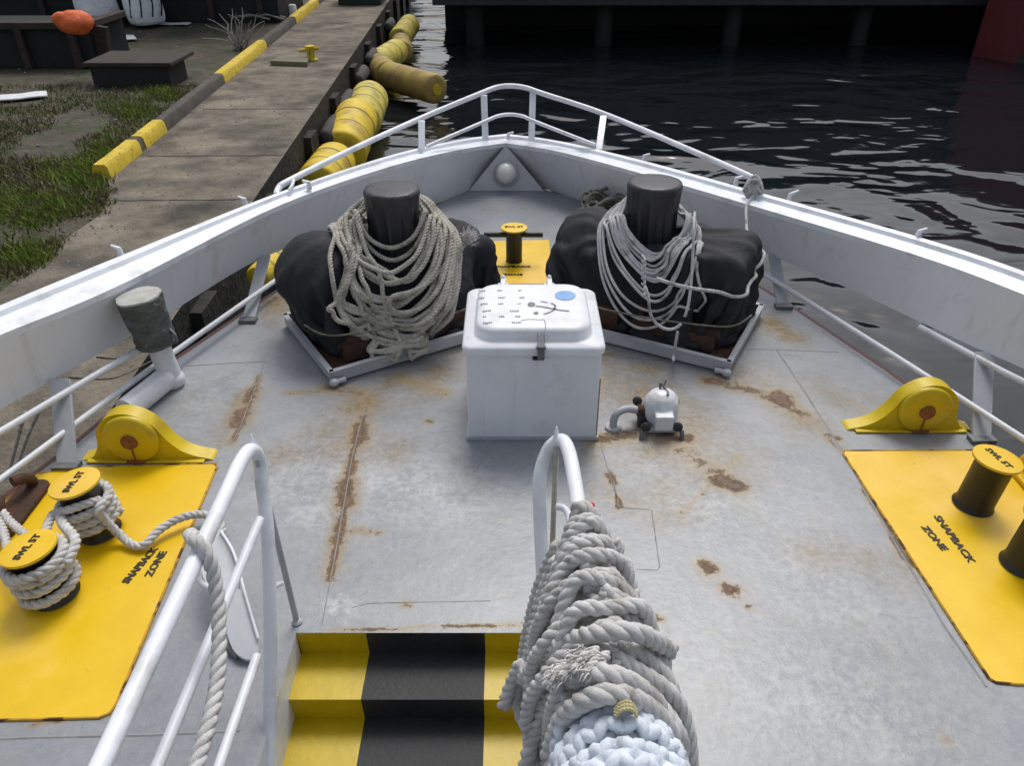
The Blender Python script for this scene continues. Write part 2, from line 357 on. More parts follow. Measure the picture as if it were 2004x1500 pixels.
# loose stones and litter
mb = MB(); random.seed(31)
for _ in range(900):
    if random.random() < .72:
        p = P(random.uniform(-60, 640), random.uniform(5, 520), QZ)
        if p.x > kx(p.y) + .9 and random.random() < .8: continue
    else: p = P(random.uniform(150, 560), random.uniform(120, 470), QZ)
    if p.x > qedge(p.y) - .05 or p.y > 24 or abs(p.x - kx(p.y)) < .16: continue
    r_ = random.uniform(.010, .032); o_ = len(mb.v); a0 = random.uniform(0, 6)
    mb.add([(p.x + r_ * math.cos(a0 + k * 1.257) * random.uniform(.7, 1.2), p.y + r_ * math.sin(a0 + k * 1.257), QZ - .006) for k in range(5)] + [(p.x, p.y, QZ + r_ * random.uniform(.4, .9))], [(k, (k + 1) % 5, 5) for k in range(5)], 0, False)
tag(mb.build('loose_stones', mat('stones', (.10, .09, .08), (.34, .32, .29), 3, .9), angle=0), 'scattered pale stones and crumbs on the soil and quay', 'gravel', kind='stuff')
# yellow fender drums
def drum(c, axis, r, L, ms, label, rings=(.12, .88), grp='yellow fender drums floating along the quay'):
    c = Vector(c); a = Vector(axis).normalized(); q = a.to_track_quat('Z', 'Y').to_matrix()
    prof = [(0.01, 0), (r * .55, .004), (r * .88, .02), (r * .97, .055), (r, .11), (r, L * .30), (r * 1.012, L * .31), (r * 1.012, L * .33), (r, L * .34), (r, L * .66), (r * 1.012, L * .67), (r * 1.012, L * .69), (r, L * .70), (r, L - .11), (r * .97, L - .055), (r * .88, L - .02), (r * .55, L - .004), (.01, L)]
    t = thing('fender_drum', label, 'fender', c, grp)
    m_ = MB(); m_.lathe(prof, c - a * L / 2, 28, M=q); m_.build('shell', ms, t, 50)
    for f_ in (.33, .67):
        m_ = MB(); m_.lathe([(r, -.022), (r * 1.022, -.018), (r * 1.022, .018), (r, .022)], c + a * L * (f_ - .5), 28, M=q); m_.build('band', M['drumb'], t)
    m_ = MB(); m_.lathe([(r * .3, -.03), (r * .36, -.03), (r * .36, .03), (r * .3, .03)], c + a * (L / 2 + .01), 20, M=q); m_.build('end_ring', M['drumy'], t)
DZ = -1.55
drum(P(640, 340, DZ), (.05, 1, .02), .36, 1.3, M['drumy'], 'yellow fender drum nearest the boat, partly hidden by the white bulwark cap')
drum(P(686, 264, DZ), (-.02, 1, .1), .42, 1.9, M['drumy'], 'orange-yellow fender drum crossed by the bow rail, second from the boat')
drum(P(716, 214, DZ), (-.03, 1, .06), .40, 1.7, M['drumg'], 'big pale yellow fender drum with rounded end at the far end of the near chain')
drum(P(530, 522, DZ + .3), (.2, 1, .0), .15, .7, M['drumy'], 'yellow fender drum glimpsed through the gap under the bulwark beside the left winch')
a, c = P(768, 150, DZ), P(845, 172, DZ)
drum((a + c) / 2, c - a, .34, (c - a).length + .4, M['drumb'], 'brown and yellow fender drum lying square to the quay with a bright end')
drum(P(750, 138, DZ), (-.35, 1, 0), .34, 1.3, M['drumb'], 'brown stained drum joined to the inner end of the one lying crosswise')
drum(P(758, 112, DZ), (.25, 1, .05), .34, 1.6, M['drumg'], 'pale olive fender drum touching the wall behind the crosswise brown one')
drum(P(786, 92, DZ), (-.15, 1, 0), .30, 1.5, M['drumb'], 'small buff drum between the olive drum and the farthest yellow one')
drum(P(792, 62, DZ), (.05, 1, .06), .34, 2.2, M['drumg'], 'farthest fender drum, yellow underneath with a brown top')

# rubber fender blocks on quay wall
for i, (u, v) in enumerate(((632, 249), (668, 195), (704, 144), (728, 108), (761, 45))):
    p = P(u, v, -1.3); x = qedge(p.y) + .22
    m_ = MB(); q_ = Vector((-.046, 1, 0)).to_track_quat('Z', 'Y').to_matrix(); m_.lathe([(.03, -.62), (.10, -.60), (.145, -.52), (.15, 0), (.145, .52), (.10, .60), (.03, .62)], (x - .04, p.y, -1.34), 16, M=q_, wob=lambda a, z: 1 + .06 * math.sin(3 * a + 5 * z))
    tag(m_.build('wall_fender', M['fenderblk']), ['nearest black rubber fender block on the quay wall beside the yellow drums', 'black wall fender behind the big pale yellow drum, second along the wall', 'grey-black wall fender level with the brown crosswise drum', 'grey worn wall fender between the olive drum and the concrete edge', 'farthest small wall fender by the top edge of the photo'][i], 'fender', 'rubber fenders bolted to the quay wall')

# small yellow quay cleat, litter board, twigs
p = P(610, 118, QZ)
t = thing('quay_cleat', 'small bright yellow mooring cleat standing on the quay concrete', 'cleat', p)
m_ = MB(); m_.lathe([(.14, 0), (.14, .03), (.09, .05), (.08, .22), (.11, .27), (.11, .31), (.02, .33)], p, 18); m_.build('post', M['kerby'], t)
m_ = MB(); m_.cyl(p + Vector((-.26, 0, .2)), p + Vector((.2, 0, .26)), .04, 12); m_.build('cross_bar', M['kerby'], t)
m_ = MB(); q = [P(530, 128, QZ), P(548, 118, QZ), P(606, 120, QZ), P(602, 131, QZ)]
m_.prism([(a.x, a.y) for a in q], QZ + .004, QZ + .1)
tag(m_.build('concrete_slab', mat('slab_moss', (.12, .12, .07), (.20, .19, .12), 4, .9, .4, 20)), 'low mossy concrete slab lying beside the yellow cleat', 'slab')
for (u0, v0, wd, dp, rz, lb) in ((232, 76, .8, .7, .5, 'white board lying flat between the orange bundle and the dead twigs'), (337, 47, 1.0, .3, 0, 'thin white plank lying beside the right-hand white bulk bag'), (40, 190, .9, .45, .5, 'pale blue and white sheet lying on the grass at the left edge')):
    p = P(u0, v0, QZ + .02); m_ = MB(); n = 6; vs = []
    for i in range(n + 1):
        for j in range(n + 1):
            x, y = (i / n - .5) * wd, (j / n - .5) * dp
            vs.append((p.x + x * math.cos(rz) - y * math.sin(rz), p.y + x * math.sin(rz) + y * math.cos(rz), QZ + .05 + .006 * math.sin(i * 1.7 + j)))
    m_.add(vs, [(i * (n + 1) + j, (i + 1) * (n + 1) + j, (i + 1) * (n + 1) + j + 1, i * (n + 1) + j + 1) for i in range(n) for j in range(n)])
    o = m_.build('board', M['paper'], angle=0); sm = o.modifiers.new('s', 'SOLIDIFY'); sm.thickness = .025
    tag(o, lb, 'board')
p = P(562, 30, QZ); m_ = MB(); m_.lathe([(.1, 0), (.16, .03), (.15, .26), (.13, .3), (.05, .31)], (kx(p.y) - .3, p.y, QZ), 16)
tag(m_.build('plastic_tub', M['paper']), 'small white plastic tub behind the far kerb', 'tub')
# bare dead shrub
m_ = MB(); base = P(468, 96, QZ)
for i in range(13):
    a = random.uniform(0, 6.28); p = base + Vector((random.uniform(-.15, .15), random.uniform(-.1, .1), 0)); pts = [p]
    d = Vector((math.cos(a) * .6, math.sin(a) * .6, 1.1))
    for k in range(6): d += Vector((random.uniform(-.5, .5), random.uniform(-.5, .5), random.uniform(-.35, .2))); p = p + d.normalized() * .17; pts.append(p)
    m_.tube(pts, lambda t: .026 * (1 - .75 * t), 5)
tag(m_.build('dead_shrub', M['twig']), 'leafless grey dead shrub tangled behind the kerb', 'shrub')
m_ = MB(); base = P(530, 42, QZ)
for i in range(12):
    a = R(180) + random.uniform(-.5, .4); p = base + Vector((random.uniform(-.5, .5), random.uniform(-.3, .3), .1)); 
    m_.tube([p, p + Vector((math.cos(a) * .5, math.sin(a) * .2, .12)), p + Vector((math.cos(a) * 1.1, math.sin(a) * .35, .05))], lambda t: .03 * (1 - .7 * t), 5)
tag(m_.build('brushwood', M['twig']), 'flat heap of grey brushwood beside the dead shrub', 'brushwood')

# dark steel trough structures on the left and the shed behind
p0, p1 = P(-140, 132, QZ), P(188, 132, QZ)
t = thing('steel_hopper', 'dark rusty steel hopper box with a brown top rim left of the kerb', 'hopper', p1)
m_ = MB(); L = p1.x - p0.x; cx = (p0.x + p1.x) / 2
m_.box((cx, p0.y + .9, QZ + .4), (L, 1.8, .8)); m_.build('body', M['dark'], t)
m_ = MB(); m_.box((cx, p0.y + .0, QZ + .85), (L + .1, .28, .14)); m_.box((p1.x + .03, p0.y + .95, QZ + .85), (.24, 1.6, .14)); bevel(m_.build('rim', M['timber'], t), .02)
for k in range(5):
    m_ = MB(); x = p1.x - .3 - k * 1.1; m_.box((x, p0.y - .07, QZ + .4), (.14, .14, .8)); m_.build('rib', M['timber'], t)
m_ = MB(); m_.box((p1.x + .16, p0.y + .25, QZ + .4), (.26, .14, .8), M=Matrix.Rotation(R(9), 3, 'Y')); m_.build('end_plate', M['timber'], t)
p0, p1 = P(195, 168, QZ), P(335, 168, QZ)
t = thing('timber_trestle', 'low dark timber trestle with two yellow painted marks on its end', 'trestle', p1)
m_ = MB(); m_.box(((p0.x + p1.x) / 2, p0.y + .5, QZ + .42), (p1.x - p0.x + .3, 1.3, .08)); bevel(m_.build('top', M['timber'], t), .015)
m_ = MB(); m_.box(((p0.x + p1.x) / 2, p0.y + .35, QZ + .19), (p1.x - p0.x + .1, .9, .38)); m_.build('body', M['dark'], t)
for sx in (p0.x + .2, p1.x - .08):
    m_ = MB(); m_.box((sx, p0.y + .0, QZ + .18), (.16, .16, .38), M=Matrix.Rotation(R(-6), 3, 'Y')); m_.build('leg', M['timber'], t)
m_ = MB(); m_.box((p1.x - .5, p0.y - .06, QZ + .33), (.30, .03, .05)); m_.box((p1.x - .48, p0.y - .06, QZ + .21), (.26, .03, .04)); m_.build('yellow_mark', M['kerby'], t)
# shed
ys_ = P(0, 50, QZ).y
t = thing('dark_shed', 'unlit dark shed front with posts closing the top left of the view', 'shed', (-9, ys_ + .5, QZ))
m_ = MB(); m_.box((-16, ys_ + 2.2, QZ + 2.0), (18.6, 3.0, 4.0)); m_.build('wall', M['dark'], t)
for x in (-19, -16.2, -13.4, -11.9, -10.2, -8.6, -7.2):
    m_ = MB(); m_.box((x, ys_ + .62, QZ + 1.8), (.14, .14, 3.6)); m_.build('post', M['timber'], t)
m_ = MB(); m_.box((-16, ys_ + 2.0, QZ + 4.08), (19.4, 4.2, .14)); m_.build('roof', M['timber'], t)
# bulk bags
def bag(u, v, wd, hh, lb, ties):
    p = P(u, v, QZ + .05); t = thing('bulk_bag', lb, 'bag', p, 'white bulk bags in front of the shed')
    def wob(a, z): return 1 + .10 * math.sin(3 * a + z * 3) + .06 * math.sin(7 * a + 4 * z)
    m_ = MB(); m_.lathe([(wd * .40, 0), (wd * .52, .08), (wd * .54, hh * .35), (wd * .48, hh * .62), (wd * .42, hh * .82), (wd * .2, hh * .97), (wd * .05, hh)], p, 28, wob=wob)
    o = m_.build('sack', M['bag'], t, 0); sm = o.modifiers.new('s', 'SUBSURF'); sm.levels = 1; sm.render_levels = 1
    for k in range(ties):
        a = -1.9 + k * .55; m_ = MB()
        m_.tube(catmull([p + Vector((math.cos(a) * wd * .56, math.sin(a) * wd * .56, .25)), p + Vector((math.cos(a) * wd * .57 + .06, math.sin(a) * wd * .55, hh * .45)), p + Vector((math.cos(a) * wd * .45, math.sin(a) * wd * .47, hh * .85))], 5), .022, 6)
        m_.build('strap', M['dark'], t)
bag(198, 48, 1.05, 1.5, 'pale blue-white bulk bag just right of the orange bundle', 0)
bag(288, 48, .95, 1.5, 'white bulk bag with dark tie strands, right of the plain one', 4)
p = P(146, 58, QZ + .92); m_ = MB()
m_.ball(p + Vector((0, .1, .12)), (.36, .3, .22), 24, 14); m_.ball(p + Vector((-.22, 0, .2)), (.16, .16, .13), 14, 10)
o = m_.build('orange_bundle', M['orange'], angle=0); rm = o.modifiers.new('r', 'REMESH'); rm.mode = 'VOXEL'; rm.voxel_size = .04
tx = bpy.data.textures.new('cl', 'CLOUDS'); tx.noise_scale = .3; dm = o.modifiers.new('d', 'DISPLACE'); dm.texture = tx; dm.strength = .10
tag(o, 'crumpled orange cloth bundle resting on the hopper rim', 'bundle')
m_ = MB(); p = P(703, 10, QZ); m_.box(p + Vector((0, .8, .45)), (1.4, 1.4, .9)); m_.box(p + Vector((0, .8, .93)), (1.5, 1.5, .06)); m_.box(p + Vector((0, .08, .5)), (.5, .04, .1))
tag(bevel(m_.build('green_crate', M['green']), .03), 'dark green box at the far end of the quay', 'box')

# far pier and red ship
t = thing('pier', 'dark concrete pier on piles across the far side of the basin', 'pier', (12, 27, WZ))
PYY = 27.0
m_ = MB(); m_.box((28.5, PYY + 2.5, .9), (62, 5, 3.3)); m_.build('deck_beam', mat('pier_dark', (.012, .014, .016), (.03, .032, .035), 1, .85, .3, 6), t)
m_ = MB(); m_.box((28.5, PYY - .05, -.66), (62, .1, .18)); m_.build('edge_strip', mat('pier_edge', (.022, .024, .027), (.04, .043, .047), 2, .8), t)
for k in range(14):
    x = -1.2 + k * 4.2; m_ = MB(); m_.lathe([(.28, 0), (.28, 1.3), (.40, 1.35)], (x, PYY + .6, WZ - .1), 14); m_.build('pile', mat('pile_dark', (.007, .008, .009), (.018, .019, .02), 2, .85, .3, 8) if k == 0 else bpy.data.materials['pile_dark'], t)
m_ = MB(); m_.box((28.5, PYY + 4.9, -1.5), (62, .3, 1.6)); m_.build('back_wall', M['dark'], t)
t = thing('red_ship', 'dark red ship hull moored at the far right of the basin', 'ship', (16, 25, WZ))
hullpts = [(14.2, 25.6), (14.9, 24.4), (16.5, 23.4), (20, 22.6), (40, 22.2), (40, 26.6), (15, 26.6)]
m_ = MB(); m_.prism(hullpts, WZ - .3, 2.4); m_.build('hull', M['redship'], t)
m_ = MB(); hp = [(x + (0.03 if y > 24 else 0), y - .03) for x, y in hullpts[:5]]
m_.sheet([Vector((x, y, WZ - .2)) for x, y in hp], [Vector((x, y, WZ + .22)) for x, y in hp], flip=True); m_.build('waterline_band', M['green'], t)
m_ = MB(); m_.tube([Vector((x, y - .05, 2.4)) for x, y in hullpts[:5]], .09, 8); m_.build('rubbing_rail', M['dark'], t)

# ---------------------------------------------------------------- deck
EDGE_L = [(-2.86, -1.0), (-2.74, 1.2), tuple(P(-180, 1120, 0))[:2], tuple(P(0, 985, 0))[:2], tuple(P(150, 870, 0))[:2], tuple(P(350, 702, 0))[:2], tuple(P(500, 600, 0))[:2], (-1.42, 5.75), (-1.0, 6.5), tuple(P(885, 388, 0))[:2], tuple(P(922, 370, 0))[:2], (-.04, 7.62)]
EDGE_R = [(3.05, -1.0), (2.92, 1.2), tuple(P(2180, 1050, 0))[:2], tuple(P(2040, 950, 0))[:2], tuple(P(1900, 850, 0))[:2], tuple(P(1735, 728, 0))[:2], tuple(P(1560, 610, 0))[:2], (1.55, 5.75), (1.08, 6.5), tuple(P(1118, 388, 0))[:2], tuple(P(1062, 370, 0))[:2], (-.02, 7.62)]
def interp(E, y):
    for (x0, y0), (x1, y1) in zip(E, E[1:]):
        if y0 <= y <= y1: return x0 + (x1 - x0) * (y - y0) / (y1 - y0)
    return E[0][0] if y < E[0][1] else E[-1][0]
SX0, SX1, SY = -.856, .19, 2.04
# measured stains: (points, radius, strength)
RUST = [([P(712, 815), P(700, 850), P(688, 900), P(676, 980), P(668, 1040), P(655, 1085), P(645, 1135)], .017, .95),
        ([P(706, 838), P(700, 862)], .048, 1.0), ([P(690, 905), P(684, 925)], .028, .8), ([P(680, 945), P(676, 985)], .042, 1.05), ([P(668, 1020), P(660, 1060)], .030, .9), ([P(720, 780), P(712, 815)], .05, .4), ([P(690, 1035), P(745, 1042)], .02, .5),
        ([P(508, 735), P(490, 790), P(472, 830), P(455, 865)], .014, .9), ([P(494, 765), P(486, 785)], .04, .8), ([P(474, 808), P(464, 830)], .05, 1.0),
        ([P(1525, 778), P(1532, 786)], .065, 1.15), ([P(1410, 940), P(1440, 950)], .050, 1.2), ([P(1380, 1108), P(1388, 1114)], .033, .95), ([P(1424, 1152), P(1434, 1156)], .030, .95), ([P(1465, 1188), P(1467, 1189)], .014, .9),
        ([P(1385, 745), P(1410, 748)], .045, 1.0), ([P(1405, 748), P(1470, 765), P(1520, 785), P(1570, 810)], .050, .62),
        ([P(1192, 930), P(1200, 945)], .022, .9), ([P(1208, 975), P(1212, 995)], .016, .9), ([P(1255, 1195), P(1290, 1212)], .018, .7),
        ([P(1165, 862), P(1240, 850)], .045, .75), ([P(1300, 850), P(1345, 858)], .055, .75), ([P(1330, 880), P(1420, 935)], .06, .40),
        ([P(640, 760), P(700, 770)], .045, .55), ([P(650, 765), P(560, 770)], .03, .3), ([P(780, 740), P(870, 770)], .05, .3),
        ([P(1640, 858), P(1618, 852)], .02, .8), ([P(1690, 960), P(1725, 1010), P(1760, 1078), P(1790, 1110)], .012, 1.0), ([P(1770, 1090), P(1785, 1103)], .02, 1.0),
        ([P(790, 1183), P(798, 1185)], .014, .9), ([P(836, 822), P(842, 826)], .020, .6), ([P(690, 1040), P(740, 1045)], .018, .45),
        ([P(640, 1236), P(1030, 1222)], .007, .75), ([P(200, 1394), P(60, 1420)], .008, .8), ([P(420, 905), P(350, 1080), P(215, 1400)], .010, .55),
        ([P(1448, 890), P(1330, 1010)], .02, .25), ([P(1850, 1448), P(1853, 1452)], .02, .4), ([P(1620, 860), P(1650, 885)], .018, .5)]
OCHRE = [([P(540, 590), P(560, 620)], .14, .9), ([P(1500, 630), P(1540, 660)], .13, .7), ([P(530, 900), P(620, 880), P(760, 880)], .12, .55), ([P(620, 850), P(780, 740)], .12, .6),
         ([P(1200, 760), P(1300, 780), P(1400, 900)], .2, .6), ([P(1620, 770), P(1740, 810)], .16, .45), ([P(820, 760), P(880, 700)], .14, .5), ([P(1190, 880), P(1420, 900)], .16, .6), ([P(1600, 1080), P(1760, 1120)], .14, .4),
         ([P(1180, 700), P(1260, 720)], .12, .7), ([P(1480, 740), P(1580, 830)], .13, .7), ([P(1180, 960), P(1290, 1010)], .10, .4), ([P(480, 780), P(440, 870)], .07, .7), ([P(705, 800), P(650, 1120)], .05, .7), ([P(1250, 900), P(1330, 1000)], .12, .45)]
CHALK = [([P(620, 920), P(760, 950), P(860, 960)], .24, .9), ([P(560, 960), P(640, 1010)], .14, .9), ([P(1330, 900), P(1400, 1000)], .25, .7), ([P(660, 1190), P(665, 1196)], .06, 1.6), ([P(1500, 1000), P(1650, 1200)], .3, .5), ([P(1250, 830), P(1100, 880)], .12, .4), ([P(1400, 1300), P(1700, 1400)], .35, .5), ([P(380, 800), P(450, 740)], .2, .6)]
def segd(x, y, pts):
    best = 1e9
    if len(pts) == 1: return math.hypot(x - pts[0].x, y - pts[0].y)
    for a, c in zip(pts, pts[1:]):
        dx, dy = c.x - a.x, c.y - a.y; L = dx * dx + dy * dy
        t = max(0, min(1, ((x - a.x) * dx + (y - a.y) * dy) / L)) if L else 0
        d = math.hypot(x - a.x - t * dx, y - a.y - t * dy)
        if d < best: best = d
    return best
def bbx(S):
    return [(pts, r, s, min(p.x for p in pts) - 5 * r, max(p.x for p in pts) + 5 * r, min(p.y for p in pts) - 5 * r, max(p.y for p in pts) + 5 * r) for pts, r, s in S]
RUST_, OCHRE_, CHALK_ = bbx(RUST), bbx(OCHRE), bbx(CHALK)
def field(S, x, y):
    v = 0
    for pts, r, s, x0, x1, y0, y1 in S:
        if x0 < x < x1 and y0 < y < y1:
            d = segd(x, y, pts) / r; v = max(v, s * (math.exp(-d * d * .9) * .78 + .22 * math.exp(-d * .9)))
    return v
vs = []; fs = []
def patch(ylist, fl, fr, nx):
    o = len(vs)
    for y in ylist:
        a, c = fl(y), fr(y)
        for i in range(nx + 1): vs.append((a + (c - a) * i / nx, y, 0.0))
    for j in range(len(ylist) - 1):
        for i in range(nx): k = o + j * (nx + 1) + i; fs.append((k, k + 1, k + nx + 2, k + nx + 1))
def frange(a, b, st):
    n = max(1, round((b - a) / st)); return [a + (b - a) * i / n for i in range(n + 1)]
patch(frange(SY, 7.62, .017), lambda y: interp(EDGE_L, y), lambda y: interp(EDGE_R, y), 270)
patch(frange(-1, SY, .02), lambda y: interp(EDGE_L, y), lambda y: SX0, 90)
patch(frange(-1, SY, .02), lambda y: SX1, lambda y: interp(EDGE_R, y), 130)
me = bpy.data.meshes.new('deck'); me.from_pydata(vs, [], fs)
at = me.color_attributes.new('stain_shade', 'FLOAT_COLOR', 'POINT')
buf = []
for (x, y, z) in vs: buf += [field(RUST_, x, y), field(OCHRE_, x, y), field(CHALK_, x, y), min(1, max(0, (y - 5.9) / .9)) + .001]  # rust, ochre, chalk; alpha is bow shading painted into the deck
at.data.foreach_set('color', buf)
dm_ = bpy.data.materials.new('deck_paint'); dm_.use_nodes = True; nt = dm_.node_tree; N = nt.nodes; L_ = nt.links; b = N['Principled BSDF']
def noi(sc, det=8, ro=.6, vec=None):
    n = N.new('ShaderNodeTexNoise'); n.inputs['Scale'].default_value = sc; n.inputs['Detail'].default_value = det; n.inputs['Roughness'].default_value = ro
    L_.new(vec or tco.outputs['Object'], n.inputs['Vector']); return n.outputs['Fac']
def ramp(f, a, c, c0=(0, 0, 0), c1=(1, 1, 1)):
    r = N.new('ShaderNodeValToRGB'); r.color_ramp.elements[0].position = a; r.color_ramp.elements[1].position = c
    r.color_ramp.elements[0].color = (*c0, 1); r.color_ramp.elements[1].color = (*c1, 1); L_.new(f, r.inputs[0]); return r.outputs[0]
def mixc(f, A, B):
    m = N.new('ShaderNodeMix'); m.data_type = 'RGBA'; L_.new(f, m.inputs['Factor'])
    for s_, v in (('A', A), ('B', B)):
        if isinstance(v, tuple): m.inputs[s_].default_value = (*v, 1)
        else: L_.new(v, m.inputs[s_])
    return m.outputs['Result']
def mth(op, a, c, clamp=False):
    m = N.new('ShaderNodeMath'); m.operation = op; m.use_clamp = clamp
    for i, v in enumerate((a, c)):
        if isinstance(v, (int, float)): m.inputs[i].default_value = v
        else: L_.new(v, m.inputs[i])
    return m.outputs[0]
tco = N.new('ShaderNodeTexCoord')
an = N.new('ShaderNodeAttribute'); an.attribute_name = 'stain_shade'; sx = N.new('ShaderNodeSeparateColor'); L_.new(an.outputs['Color'], sx.inputs[0])
n_big, n_mid, n_fine = noi(.9, 5), noi(4.5, 10, .7), noi(28, 8, .7)
base = mixc(ramp(n_big, .35, .65), (.205, .224, .250), (.305, .324, .350))
chf = mth('MULTIPLY', ramp(mth('ADD', mth('MULTIPLY', n_mid, .5), mth('MULTIPLY', n_fine, .5)), .44, .60), mth('ADD', mth('MULTIPLY', sx.outputs[2], .9), .18), True)
base = mixc(chf, base, (.49, .50, .515))
dkf = mth('MULTIPLY', an.outputs['Alpha'], .55); base = mixc(dkf, base, (.17, .19, .225))  # shade towards the bow, mixed into the deck colour
wp = mth('MULTIPLY', ramp(sx.outputs[2], 1.0, 1.05), ramp(n_fine, .44, .5)); base = mixc(wp, base, (.72, .73, .74))
spk = ramp(noi(48, 5, .65), .585, .63); spk = mth('MULTIPLY', spk, ramp(noi(5.5, 4, .6), .46, .60)); spk = mth('MULTIPLY', spk, .45)
base = mixc(spk, base, (.15, .15, .15))
grt = mth('MULTIPLY', ramp(noi(140, 3, .6), .46, .66), .22); base = mixc(grt, base, (.17, .175, .18))
# faint brown-grey grime everywhere
base = mixc(mth('MULTIPLY', ramp(noi(2.3, 8, .7), .50, .72), .5), base, (.24, .225, .18))
base = mixc(mth('MULTIPLY', ramp(noi(7, 6, .7), .60, .72), .45), base, (.33, .27, .17))
oc = mth('MULTIPLY', sx.outputs[1], ramp(noi(3.1, 9, .72), .36, .60)); oc = mth('MULTIPLY', oc, 1.5, True)
base = mixc(oc, base, mixc(ramp(n_fine, .38, .62), (.13, .105, .055), (.33, .23, .11)))
n_r = noi(17, 12, .82); n_r2 = ramp(n_r, .40, .60)
rf = mth('SUBTRACT', mth('MULTIPLY', sx.outputs[0], 1.28), mth('MULTIPLY', mth('ADD', mth('MULTIPLY', n_r2, .75), mth('MULTIPLY', ramp(n_fine, .35, .65), .35)), 1.05))
rmask = ramp(rf, -.05, .50); hl = mth('MULTIPLY', sx.outputs[0], mth('ADD', n_mid, .35)); halo = ramp(hl, .002, .22)
base = mixc(mth('MULTIPLY', mth('MULTIPLY', halo, ramp(noi(9, 9, .75), .22, .56)), .85), base, mixc(n_r2, (.34, .27, .16), (.25, .17, .09)))
base = mixc(mth('MULTIPLY', rmask, .92), base, mixc(n_r2, (.19, .095, .040), (.055, .032, .022)))
L_.new(base, b.inputs['Base Color'])
rg = mth('ADD', mth('MULTIPLY', n_mid, .35), mth('MULTIPLY', rmask, .3)); L_.new(mth('ADD', rg, .14), b.inputs['Roughness'])
bp = N.new('ShaderNodeBump'); bp.inputs['Strength'].default_value = .5; bp.inputs['Distance'].default_value = .012
hgt = mth('ADD', mth('MULTIPLY', n_fine, .35), mth('ADD', mth('MULTIPLY', noi(1.6, 3), 1.6), mth('MULTIPLY', rmask, .8))); L_.new(hgt, bp.inputs['Height']); L_.new(bp.outputs[0], b.inputs['Normal'])
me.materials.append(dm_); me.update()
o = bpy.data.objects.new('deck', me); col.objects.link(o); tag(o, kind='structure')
# weld seams on deck (part of the deck plating)
m_ = MB()
def seam(pts, w_=.006, h_=.003):
    pts = resample(pts, .03); T, Nn = frames(pts)
    A = []; B = []; C = []
    for p, t in zip(pts, T):
        s_ = Vector((-t.y, t.x, 0)).normalized(); q = p + Vector((0, 0, 0))
        A.append(q - s_ * w_); B.append(q + Vector((0, 0, h_ + random.uniform(0, .0015)))); C.append(q + s_ * w_)
    m_.sheet(A, B); m_.sheet(B, C)
seam([P(365, 717), P(440, 712), P(520, 708)]); seam([P(518, 708), P(505, 745), P(470, 835), P(452, 872)], .0025, .001)
seam([P(715, 790), P(688, 900), P(655, 1090), P(630, 1225)], .0025, .001); seam([P(1455, 684), P(1520, 685), P(1640, 690)])
seam([P(1520, 685), P(1570, 760), P(1640, 870), P(1700, 975), P(1850, 1230), P(1930, 1345)])
seam([P(690, 1190), P(720, 1182), P(800, 1180), P(960, 1177)], .0025, .001); seam([P(1175, 870), P(1212, 995), P(1275, 998), P(1292, 1117), P(1245, 1115)], .0025, .001)
seam([P(-80, 1452), P(60, 1445), P(300, 1440), P(470, 1432)]); seam([P(1212, 995), P(1200, 940)], .004, .002)
seam([P(885, 390), P(1118, 390)], .004, .002)
tag(m_.build('deck_seams', mat('seam_grey', (.22, .225, .23), (.32, .325, .33), 12, .6, spots=(.16, .08, .04), spot_scale=5, spot_th=.62)), kind='structure')

# hull side below the deck edge
m_ = MB(); m2 = MB()
for E, fl in ((EDGE_L, True), (EDGE_R, False)):
    s_ = -1 if E is EDGE_L else 1
    A = [Vector((x, y, 0)) for x, y in E]; B = [Vector((x + s_ * .035 * (y < 7), y + .02, -.005)) for x, y in E]; C = [Vector((x + s_ * .03, y + .02, -.14)) for x, y in E]
    D = [Vector((x * .93, y - .25 * (y > 6), WZ - .5)) for x, y in E]
    m2.sheet(A, B, flip=fl); m2.sheet(B, C, flip=fl); m_.sheet(C, D, flip=fl)
t = thing('boat_hull', 'pale hull sides with a dark red stripe under the deck edge', 'hull', (0, 3, WZ))
m_.build('side_plating', M['hull'], t); m2.build('red_stripe', M['boot'], t)

# ---------------------------------------------------------------- bulwark
bw = thing('bulwark', 'white steel bulwark with wide cap rail wrapping round the bow', 'bulwark', (0, 7.3, 0))
# (u, v_capinner, v_capouter, zcap) and (u,v,z) bottom
def side(cap_in, cap_out, bot, name):
    ci = resample(catmull([P(*c) for c in cap_in], 10), .12); n = len(ci)
    def even(L):
        pts = catmull([P(*c) for c in L], 12); d = [0]
        for a, c in zip(pts, pts[1:]): d.append(d[-1] + (c - a).length)
        out = []
        for i in range(n):
            s_ = d[-1] * i / (n - 1); k = 0
            while k < len(d) - 2 and d[k + 1] < s_: k += 1
            out.append(pts[k].lerp(pts[k + 1], (s_ - d[k]) / max(1e-9, d[k + 1] - d[k])))
        return out
    co = even(cap_out); bo = even(bot)
    return ci, co, bo
capL_in = [(-420, 838, .66), (-200, 745, .66), (0, 656, .65), (233, 559, .63), (545, 403, .57), (760, 327, .50), (900, 293, .45), (990, 280, .42)]
capL_out = [(-420, 768, .70), (-200, 683, .70), (0, 598, .69), (233, 502, .67), (545, 377, .60), (760, 305, .52), (900, 273, .47), (992, 262, .44)]
botL = [(-420, 1035, .30), (-200, 912, .30), (0, 802, .30), (120, 734, .29), (310, 626, .27), (520, 502, .18), (700, 445, .03), (885, 388, -.01), (988, 338, -.01)]
capR_in = [(2440, 775, .66), (2200, 662, .66), (2004, 577, .65), (1795, 500, .63), (1480, 405, .57), (1250, 338, .50), (1090, 296, .45), (990, 280, .42)]
